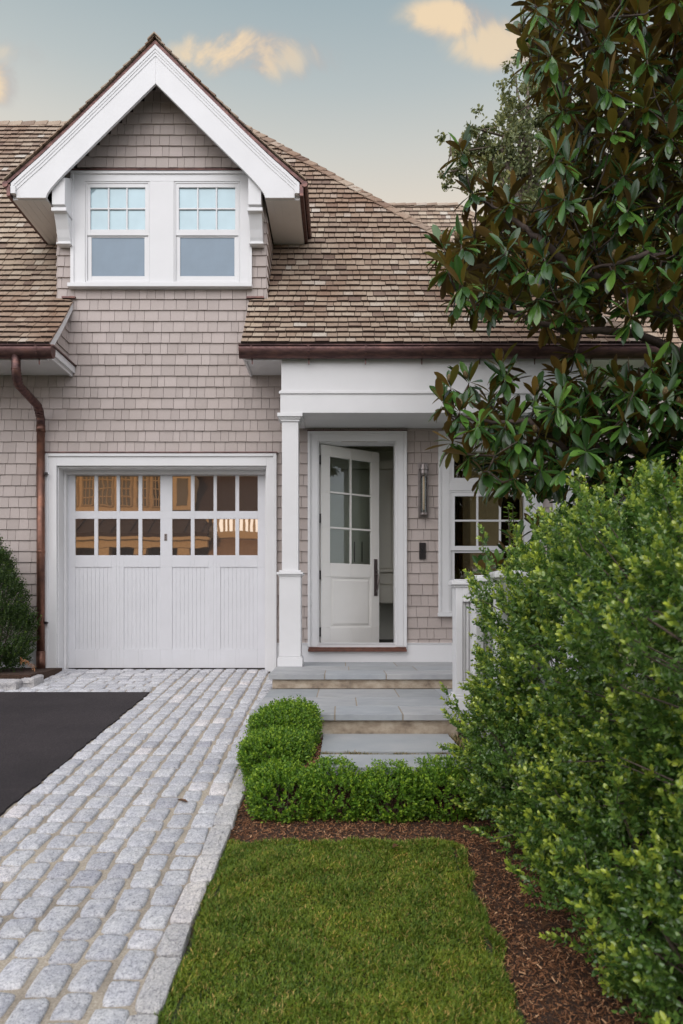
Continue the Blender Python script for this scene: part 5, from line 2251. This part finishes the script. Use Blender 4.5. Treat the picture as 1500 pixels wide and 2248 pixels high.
def magnolia():
    r = random.Random(4)
    base = Vector((3.15, -2.9, gz(-2.9) - 0.03))
    t = thing('magnolia_tree', 'large southern magnolia with glossy dark leaves and rust brown undersides', 'tree', base)
    # crown volume given as outlines at the tree's own depth (metres from the facade-parallel plane through the trunk)
    up = [(1195, -140), (1170, 0), (1150, 70), (1165, 140), (1215, 190), (1240, 260), (1215, 330), (1215, 400), (1225, 440), (1150, 460), (1090, 420), (1050, 460), (1030, 500), (965, 560), (965, 600),
          (1030, 655), (1060, 690), (1140, 690), (1250, 720), (1300, 690), (1400, 700), (1720, 730), (1720, -140)]
    low = [(1300, 850), (1240, 800), (1180, 900), (1100, 880), (1030, 880), (1010, 900), (1050, 960), (1040, 1000), (1080, 1060), (1140, 1080), (1230, 1050), (1280, 1000), (1300, 1080), (1420, 1080), (1720, 1080), (1720, 800), (1400, 790)]
    W_ = []

    def fill(poly, n, d0, d1, gap):
        xs = [p[0] for p in poly]; ys = [p[1] for p in poly]
        tries = 0
        got = 0
        while got < n and tries < n * 60:
            tries += 1
            x, y = r.uniform(min(xs), max(xs)), r.uniform(min(ys), max(ys))
            if not inpoly(x, y, poly):
                continue
            d = r.uniform(d0, d1)
            p = Vector(P(x, y, d))
            if all((p - q).length > gap for q in W_):
                W_.append(p)
                got += 1
    # tips that break the outline
    for (x, y, d) in [(1015, 335, 5.0), (1035, 425, 5.1), (1080, 415, 5.3), (1125, 435, 5.2), (975, 545, 4.9), (985, 590, 4.8), (1010, 655, 4.9), (1065, 640, 4.8), (1120, 650, 5.0), (1160, 590, 4.8),
                      (1150, 80, 5.2), (1165, 125, 5.1), (1190, 190, 5.3), (1200, 20, 5.2), (1215, 310, 5.2), (1240, 230, 5.2), (1040, 520, 5.2), (1095, 530, 5.0), (1350, 580, 4.6), (1270, 600, 4.7), (1400, 620, 4.6), (1480, 560, 4.6), (1480, 620, 4.5),
                      (972, 882, 4.9), (990, 850, 5.0), (1030, 840, 5.1), (1010, 905, 4.8), (1060, 905, 5.0), (1100, 805, 5.1), (1110, 830, 5.0), (992, 968, 4.9), (1030, 1000, 4.8), (1060, 1035, 4.8), (1085, 1010, 4.9), (1130, 1050, 4.7),
                      (1185, 1030, 4.8), (1175, 870, 5.0), (1235, 830, 5.0), (1260, 770, 5.1), (1285, 840, 5.0), (1180, 960, 4.9), (1130, 930, 5.0), (1310, 920, 4.9), (1370, 860, 4.9), (1440, 820, 5.0), (1420, 930, 4.8), (1490, 900, 4.8),
                      (1095, 1245, 5.4), (1062, 1260, 5.3), (1135, 1190, 5.3), (1180, 1160, 5.2), (1280, 1080, 5.0), (1330, 1080, 5.0), (1350, 1010, 4.9), (1240, 1100, 5.0), (1120, 1220, 5.4)]:
        W_.append(Vector(P(x, y, d)))
    n_tip = len(W_)
    fill(up, 150, 4.4, 5.2, 0.24)
    fill(up, 420, 5.2, 6.6, 0.16)
    fill(low, 65, 4.6, 5.1, 0.19)
    fill(low, 150, 5.1, 5.9, 0.155)
    # limbs
    tr = MB()
    top = Vector((2.95, -2.75, 6.6))
    fork = Vector((3.1, -2.85, 0.9))
    tr.tube([base - Vector((0, 0, .1)), fork, Vector((3.05, -2.8, 3.0)), Vector((2.95, -2.75, 5.0)), top], [0.2, 0.17, 0.12, 0.07, 0.03], 12)
    tk = tr.build('trunk', BARK2, t, smooth=True)
    limbs = []
    def limb(*pts):
        pts = [Vector(p) if len(p) == 3 and isinstance(p, Vector) else Vector(P(*p)) for p in pts]
        out = []
        for i in range(len(pts) - 1):
            for k in range(6):
                out.append(pts[i].lerp(pts[i + 1], k / 6) + Vector((r.uniform(-.012, .012), r.uniform(-.012, .012), r.uniform(-.012, .012))))
        out.append(pts[-1])
        limbs.append(out)
    limb(Vector((3.08, -2.85, 1.6)), (1480, 985, 5.2), (1330, 985, 5.1), (1240, 985, 5.0), (1160, 925, 5.0), (1080, 925, 5.0), (1000, 915, 4.95))
    limb(Vector((3.08, -2.85, 1.3)), (1450, 1100, 5.2), (1300, 1140, 5.2), (1180, 1180, 5.3), (1090, 1255, 5.4))
    limb(Vector((3.07, -2.82, 2.4)), (1480, 765, 5.2), (1360, 725, 5.1), (1240, 725, 5.0), (1140, 690, 4.95), (1020, 660, 4.9))
    limb(Vector((3.06, -2.8, 2.8)), (1400, 660, 5.2), (1240, 580, 5.0), (1180, 520, 5.1), (1130, 480, 5.2), (1060, 440, 5.15))
    limb(Vector((3.05, -2.8, 3.2)), (1480, 480, 5.3), (1380, 400, 5.3), (1270, 270, 5.25), (1200, 190, 5.2))
    limb(Vector((3.02, -2.78, 3.7)), (1500, 335, 5.5), (1400, 300, 5.4), (1330, 200, 5.4), (1290, 80, 5.3), (1230, -20, 5.3))
    limb(Vector((3.0, -2.77, 4.4)), (1450, 160, 5.3), (1370, 20, 5.2), (1350, -100, 5.2))
    limb(Vector((3.06, -2.8, 2.9)), (1500, 560, 4.9), (1420, 560, 4.7), (1300, 590, 4.7))
    limb(Vector((3.05, -2.8, 3.4)), (1450, 420, 5.6), (1330, 470, 5.9), (1200, 520, 5.9))
    limb(Vector((3.0, -2.77, 4.7)), (1480, 60, 5.8), (1400, -60, 6.0))
    nodes = [(p, k / max(1, len(l) - 1)) for l in limbs for k, p in enumerate(l)]
    b = MB()
    for l in limbs:
        n = len(l)
        b.tube(l, [0.032 * (1 - k / n) + 0.008 for k in range(n)], 8)
    # twigs join each rosette to the nearest limb or inner rosette
    order = sorted(range(len(W_)), key=lambda i: min((W_[i] - p).length for p, _ in nodes))
    pool = [p for p, _ in nodes]
    tw = b
    axes = {}
    for i in order:
        q = W_[i]
        near = min(pool, key=lambda p: (p - q).length + max(0, p.z - q.z) * 0.4)
        v = q - near
        mid = near.lerp(q, 0.55) + Vector((0, 0, -0.04 - 0.05 * v.length))
        tw.tube([near, mid, q], [0.007, 0.0055, 0.004], 5)
        outw = Vector((q.x - 3.05, q.y + 2.85, 0))
        outw = outw.normalized() if outw.length > 0.05 else Vector((-1, 0, 0))
        a = (q - mid).normalized() * 0.3 + outw * 0.28 + Vector((0, -0.24, 0.74)) + Vector((r.gauss(0, .2), r.gauss(0, .16), r.gauss(0, .12)))
        axes[i] = a.normalized()
        pool.append(mid)
    tw.build('branch', BARK2, t, smooth=True)
    P0 = np.array([W_[i] for i in range(len(W_))])
    A = np.array([axes[i] for i in range(len(W_))])
    V, f = mag_leaves(P0, A, (4, 7), (10, 15), 0.175, 3)
    np_mesh('crown', V, f, MAGLEAF, t, smooth=True)
    cone = NT('seed_cone')
    vz = cone.N('ShaderNodeTexVoronoi')
    vz.inputs['Scale'].default_value = 130
    cone.L(cone.coord(), vz.inputs['Vector'])
    cc = cone.ramp(vz.outputs['Distance'], [(0.0, (0.36, 0.26, 0.11)), (0.6, (0.12, 0.08, 0.035))])
    cone.bump(vz.outputs['Distance'], 0.8, 0.004)
    cone.set(cc, 0.85)
    for i in list(range(n_tip)) + list(range(n_tip, len(W_), 6)):
        if r.random() < 0.5:
            q = W_[i] + axes[i] * 0.03
            a = axes[i]
            m = MB()
            pr = [(0.004, 0), (0.013, 0.008), (0.019, 0.024), (0.019, 0.038), (0.013, 0.054), (0.004, 0.064)]
            m.tube([q + a * z for _, z in pr], [x for x, _ in pr], 10)
            m.build('seed_cone', cone.m, t, smooth=True)


magnolia()


def litter():
    r = random.Random(12)
    labs = [(-0.92, -4.05, 'rust brown fallen leaf on the cobbles beside the kerb'),
            (0.30, -4.62, 'brown fallen leaf at the far edge of the lawn'),
            (0.86, -5.3, 'curled brown fallen leaf on the mulch strip right of the lawn')]
    M = simple('dry_leaf', (0.16, 0.075, 0.035), 0.6, var=0.3)
    for (x, y, lab) in labs:
        a = r.uniform(0, 6.28)
        d = np.array([[math.cos(a), math.sin(a), 0.15]])
        z = gz(y) + (0.012 if x < 0.6 else 0.0)
        V, f = leaf_mesh_oval(np.array([[x, y, z]]), d, np.array([[0.1, 0.1, 1.0]]), np.array([0.075]), np.array([0.032]), 0.35)
        tag(np_mesh('fallen_leaf', V, f, M), lab, 'fallen leaf', 'fallen leaves')


litter()


# ------------------------------------------------------------------ trees behind, vine, house across the street
def far_tree(name, label, trunk, blobs, d, n, leaf, mat, seed, thick=1.0):
    r = np.random.default_rng(seed)
    t = thing(name, label, 'tree', trunk, 'trees behind the house')
    pos, nn = [], []
    tot = sum(b[2] ** 2 for b in blobs)
    ctrs = []
    for (px, py, rad) in blobs:
        dd = d + r.uniform(-thick, thick)
        c = np.array(P(px, py, dd))
        R = rad * dd / F
        ctrs.append((c, R))
        k = int(n * rad ** 2 / tot)
        # clumps of leaves
        nc = max(8, int(k / 45))
        cd = nrm(r.normal(0, 1, (nc, 3))) * (r.uniform(0.25, 1.0, (nc, 1)) ** 0.6) * R
        which = r.integers(0, nc, k)
        p = c + cd[which] + r.normal(0, 1, (k, 3)) * R * 0.11
        pos.append(p)
        nn.append(nrm(p - c) + np.array([0, 0, 0.4]))
    pos, nn = np.concatenate(pos), np.concatenate(nn)
    k = len(pos)
    S = (pos, r.normal(0, 1, (k, 3)) + np.array([0, 0, -0.2]), nn + r.normal(0, 0.6, (k, 3)), leaf * r.uniform(0.6, 1.3, k), leaf * 0.55 * r.uniform(0.7, 1.2, k), (r.uniform(0, 1, k) < 0.25) * r.uniform(0, 0.7, k))
    leafy('crown', S, mat, t)
    b = MB()
    tv = Vector(trunk)
    hub = Vector(tuple(np.mean([c for c, _ in ctrs], 0)))
    hub.x, hub.y = tv.x * 0.5 + hub.x * 0.5, tv.y
    b.tube([tv - Vector((0, 0, .2)), tv.lerp(hub, 0.5) + Vector((.1, 0, 0)), hub], [0.32, 0.24, 0.12], 10)
    for c, R in ctrs:
        c = Vector(tuple(c))
        b.tube([tv.lerp(hub, 0.75), hub.lerp(c, 0.5) + Vector((0, 0, -0.1 * R)), c], [0.10, 0.06, 0.02], 6)
        for q in range(4):
            e = c + Vector(tuple(r.normal(0, 0.5, 3) * R))
            b.tube([c, e], [0.022, 0.008], 5)
    b.build('trunk', BARK, t)


OAK = m_leaf('oak_leaf', [(0, (0.075, 0.09425, 0.0364)), (0.5, (0.1275, 0.1522, 0.0585)), (1, (0.21, 0.232, 0.091))], (0.285, 0.2755, 0.091), 0.55)
OLIVE = m_leaf('maple_leaf', [(0, (0.045, 0.07, 0.015)), (0.5, (0.085, 0.12, 0.022)), (1, (0.15, 0.18, 0.035))], (0.24, 0.23, 0.04), 0.55)
far_tree('oak_tree', 'pale loose oak crown rising behind the roof, left of the magnolia', (6.6, 14.0, 0.0),
         [(1160, 150, 42), (1135, 190, 48), (1165, 230, 62), (1120, 265, 50), (1055, 285, 42), (1045, 330, 46), (990, 335, 40), (1090, 330, 62), (1150, 320, 75), (1000, 375, 34), (1060, 385, 58), (1130, 400, 70), (1200, 390, 80), (1220, 250, 70), (1190, 480, 75)],
         22, 10500, 0.14, OAK, 31, 0.9)
far_tree('maple_tree', 'yellow green maple behind the house, glimpsed through the magnolia', (9.5, 11.5, 0.0),
         [(1300, 560, 110), (1420, 480, 120), (1500, 620, 120), (1390, 680, 100), (1300, 430, 80), (1480, 760, 110), (1540, 400, 100)], 20, 9000, 0.16, OLIVE, 32, 1.5)
far_tree('dark_tree', 'dark green low tree beyond the right corner of the house', (9.0, 4.0, 0.0),
         [(1480, 830, 60), (1520, 900, 80), (1500, 1000, 80), (1440, 1010, 50), (1560, 760, 90), (1560, 1080, 90)], 13, 6000, 0.10, m_leaf('laurel_leaf', [(0, (0.02, 0.045, 0.012)), (1, (0.06, 0.12, 0.03))], (0.12, 0.18, 0.04), 0.45), 33, 0.8)


def vine():
    r = np.random.default_rng(3)
    x, y = wx(1122, 6.4), 6.4 - WD
    t = thing('young_vine', 'thin leafy young vine climbing upright in front of the porch window', 'vine', (x, y, -0.2))
    b = MB()
    stems = []
    for k in range(3):
        pts = [(x + 0.03 * math.sin(k * 2 + i * 0.9), y + 0.03 * math.cos(k + i), -0.2 + i * 0.24) for i in range(9)]
        b.tube(pts, [0.005] * 8 + [0.002], 5)
        stems.append(pts)
    b.build('stem', BARK, t)
    pos, dr = [], []
    for pts in stems:
        for i in range(150):
            s = r.uniform(0, 7.99)
            a, c = np.array(pts[int(s)]), np.array(pts[int(s) + 1])
            pos.append(a + (c - a) * (s % 1))
            dr.append([r.normal(), r.normal(), r.normal() * 0.5])
    k = len(pos)
    S = (np.array(pos), np.array(dr), r.normal(0, .5, (k, 3)) + np.array([0, 0, 1]), r.uniform(0.03, 0.065, k), r.uniform(0.012, 0.022, k), (r.uniform(0, 1, k) < .3) * .5)
    leafy('foliage', S, BOXLEAF, t)


vine()


def house_across():
    """the neighbour across the drive: it is what the garage panes mirror"""
    Y = -22.0
    h = thing('neighbour_house', 'warm lit shingled house across the drive mirrored in the garage door panes', 'house', (-8, Y, -1.0))
    TAN = simple('tan_shingle', (0.26, 0.17, 0.11), 0.8, scale=8)
    CREAM = simple('cream_trim', (0.56, 0.44, 0.31), 0.6)
    ROOFB = simple('brown_roof', (0.05, 0.03, 0.024), 0.8, var=0.4, scale=14)
    DGL = m_coated('neighbour_glass', (0.03, 0.025, 0.02), (1, .9, .8), 0.15)

    def R(px, py, y):
        """where a mirrored sight line meets depth y on the far side"""
        t = (WD + 0.235) + (0.235 - y)
        return ((px - HX) * t / F, CZ + (HY - py) * t / F)
    b = MB()
    b.box(-16, -2.0, Y - 6, Y, -1.0, 4.2)
    b.box(-14.5, -6.7, Y - 6, Y - 0.3, 4.2, 9.0)
    b.build('wall', TAN, h)
    # round bay upstairs
    bx0, _ = R(168, 1100, Y)
    bx1, _ = R(352, 1100, Y)
    cx, rr = (bx0 + bx1) / 2 - 0.3, 3.0
    zb, zt = R(200, 1118, Y)[1], R(200, 1030, Y)[1]
    bay = MB()
    n = 9
    ang = [math.radians(20 + 140 * k / n) for k in range(n + 1)]
    ring = [(cx - rr * math.cos(a), Y - 0.35 + 1.1 * math.sin(a)) for a in ang]
    bay.prism(ring, 'z', zb - 0.4, zt + 1.5)
    bo = bay.build('bay', CREAM, h)
    for k in range(n):
        p, q = Vector((*ring[k], 0)), Vector((*ring[k + 1], 0))
        nrm_ = Vector((-(q - p).y, (q - p).x, 0)).normalized()
        if nrm_.y < 0: nrm_ = -nrm_
        w = MB()
        for (u0, u1, z0, z1, off) in ((0.14, 0.86, zb + 0.05, zt - 0.25, 0.02),):
            a_, b_ = p.lerp(q, u0) + nrm_ * off, p.lerp(q, u1) + nrm_ * off
            w.add([(a_.x, a_.y, z0), (b_.x, b_.y, z0), (b_.x, b_.y, z1), (a_.x, a_.y, z1)], [(0, 1, 2, 3)])
        wo = w.build('window', DGL, h)
        m = MB()
        a_, b_ = p.lerp(q, .14) + nrm_ * 0.03, p.lerp(q, .86) + nrm_ * 0.03
        for u in (0.0, 0.33, 0.66, 1.0):
            c = a_.lerp(b_, u)
            m.tube([(c.x, c.y, zb + .05), (c.x, c.y, zt - .25)], 0.03 if 0 < u < 1 else 0.05, 4)
        for s in np.linspace(0, 1, 5):
            z = zb + .05 + (zt - zb - .3) * s
            m.tube([(a_.x, a_.y, z), (b_.x, b_.y, z)], 0.03, 4)
        m.build('muntin', CREAM, wo)
    # copper porch roof below, entablature, posts
    z0, z1 = R(250, 1172, Y + 2.2)[1], R(250, 1128, Y + 1)[1]
    pr = MB()
    x0, x1 = -14.0, R(480, 1150, Y)[0]
    pr.prism([(Y + 2.6, z0), (Y + 0.8, z1), (Y + 0.8, z1 - 0.15), (Y + 2.6, z0 - 0.15)], 'x', x0, x1)
    x = x0
    while x < x1:
        pr.prism([(Y + 2.6, z0 + 0.06), (Y + 0.8, z1 + 0.06), (Y + 0.8, z1), (Y + 2.6, z0)], 'x', x, x + 0.05)
        x += 0.75
    pr.build('porch_roof', ROOFB, h)
    e = MB()
    e.box(x0, x1, Y + 2.3, Y + 2.6, z0 - 0.6, z0 - 0.17)
    e.box(x0 - .1, x1 + .1, Y + 2.25, Y + 2.72, z0 - 0.3, z0 - 0.2)
    e.build('porch_beam', CREAM, h)
    for px in (230, 310, 405):
        c = MB()
        xx = R(px, 1200, Y + 2.4)[0]
        c.box(xx - 0.16, xx + 0.16, Y + 2.3, Y + 2.58, -1.0, z0 - 0.62)
        c.box(xx - 0.24, xx + 0.24, Y + 2.25, Y + 2.62, z0 - 0.9, z0 - 0.62)
        c.build('porch_post', CREAM, h)
    # steep gabled roof on the right and a balcony below it
    g = MB()
    q0, q1, q2 = R(372, 1125, Y - 1), R(440, 980, Y - 1), R(600, 1125, Y - 1)
    g.prism([(Y + 0.2, q0[1] - 0.2), (Y - 3.2, q0[1] + 4.6), (Y - 3.4, q0[1] + 4.4), (Y - 0.1, q0[1] - 0.4)], 'x', q0[0] - 1.4, q2[0] + 3)
    g.build('roof', ROOFB, h)
    dm = MB()
    u0, u1 = R(383, 1120, Y + .4), R(420, 1045, Y + .4)
    dm.prism([(u0[0] - .2, u0[1]), (u1[0] + .1, u0[1]), (u1[0] + .1, u1[1]), ((u0[0] + u1[0]) / 2, u1[1] + 0.7), (u0[0] - .2, u1[1])], 'y', Y - 2, Y + 0.4)
    dm.build('dormer', CREAM, h)
    w = MB()
    w.box(u0[0] + .08, u1[0] - .15, Y + 0.41, Y + 0.43, u0[1] + .2, u1[1] - .1)
    w.build('window', DGL, h)
    bl = MB()
    v0, v1 = R(455, 1142, Y + 1.5), R(620, 1172, Y + 1.5)
    bl.box(v0[0], v1[0] + 1, Y + 1.5, Y + 1.6, v0[1] + 0.1, v0[1] + 0.25)
    bl.box(v0[0], v1[0] + 1, Y + 1.5, Y + 1.6, v1[1] - 0.2, v1[1] + 0.1)
    x = v0[0]
    while x < v1[0] + 1:
        bl.box(x, x + 0.09, Y + 1.52, Y + 1.58, v1[1] + 0.1, v0[1] + 0.1)
        x += 0.22
    bl.build('balustrade', CREAM, h)
    b2 = MB()
    b2.prism([(Y + 3.2, v1[1] - 1.4), (Y + 1.4, v1[1] - 0.2), (Y + 1.4, v1[1] - 0.4), (Y + 3.2, v1[1] - 1.5)], 'x', R(478, 1150, Y)[0] + .05, v1[0] + 2)
    b2.build('lower_roof', TAN, h)


house_across()


def tree_across(x, y, base, blobs, label, seed, n):
    r = np.random.default_rng(seed)
    t = thing('street_tree', label, 'tree', (x, y, base), 'trees across the drive')
    pos, nn = [], []
    for (cx, cy, cz, R) in blobs:
        k = int(n / len(blobs))
        cd = nrm(r.normal(0, 1, (max(8, k // 40), 3))) * (r.uniform(0.3, 1, (max(8, k // 40), 1)) ** .6) * R
        p = np.array([cx, cy, cz]) + cd[r.integers(0, len(cd), k)] + r.normal(0, 1, (k, 3)) * R * .14
        pos.append(p)
        nn.append(p - np.array([cx, cy, cz]))
    pos, nn = np.concatenate(pos), nrm(np.concatenate(nn))
    k = len(pos)
    leafy('crown', (pos, r.normal(0, 1, (k, 3)), nn + r.normal(0, .5, (k, 3)), r.uniform(.12, .24, k), r.uniform(.08, .12, k), np.zeros(k)), OLIVE, t)
    b = MB()
    b.tube([(x, y, base - .2), (x, y, base + 2.5), (x, y, base + 5)], [.25, .2, .08], 8)
    b.build('trunk', BARK, t)


tree_across(4.5, -19, -1.0, [(4.5, -19, 1.5, 2.2), (3.5, -19.5, 4.0, 2.3), (6.5, -19, 3.6, 2.4), (7.5, -18.5, 1.2, 2.2), (5.2, -19, 6.0, 2.0), (2.2, -19, 1.0, 1.6)], 'leafy tree across the drive mirrored in the porch window', 51, 9000)
tree_across(11.0, -18, -1.0, [(11, -18, 1.5, 2.3), (10, -18, 4.2, 2.3), (12.5, -18, 4, 2.3), (11.2, -18, 6.2, 1.8)], 'second leafy tree across the drive, nearer the right', 52, 6000)
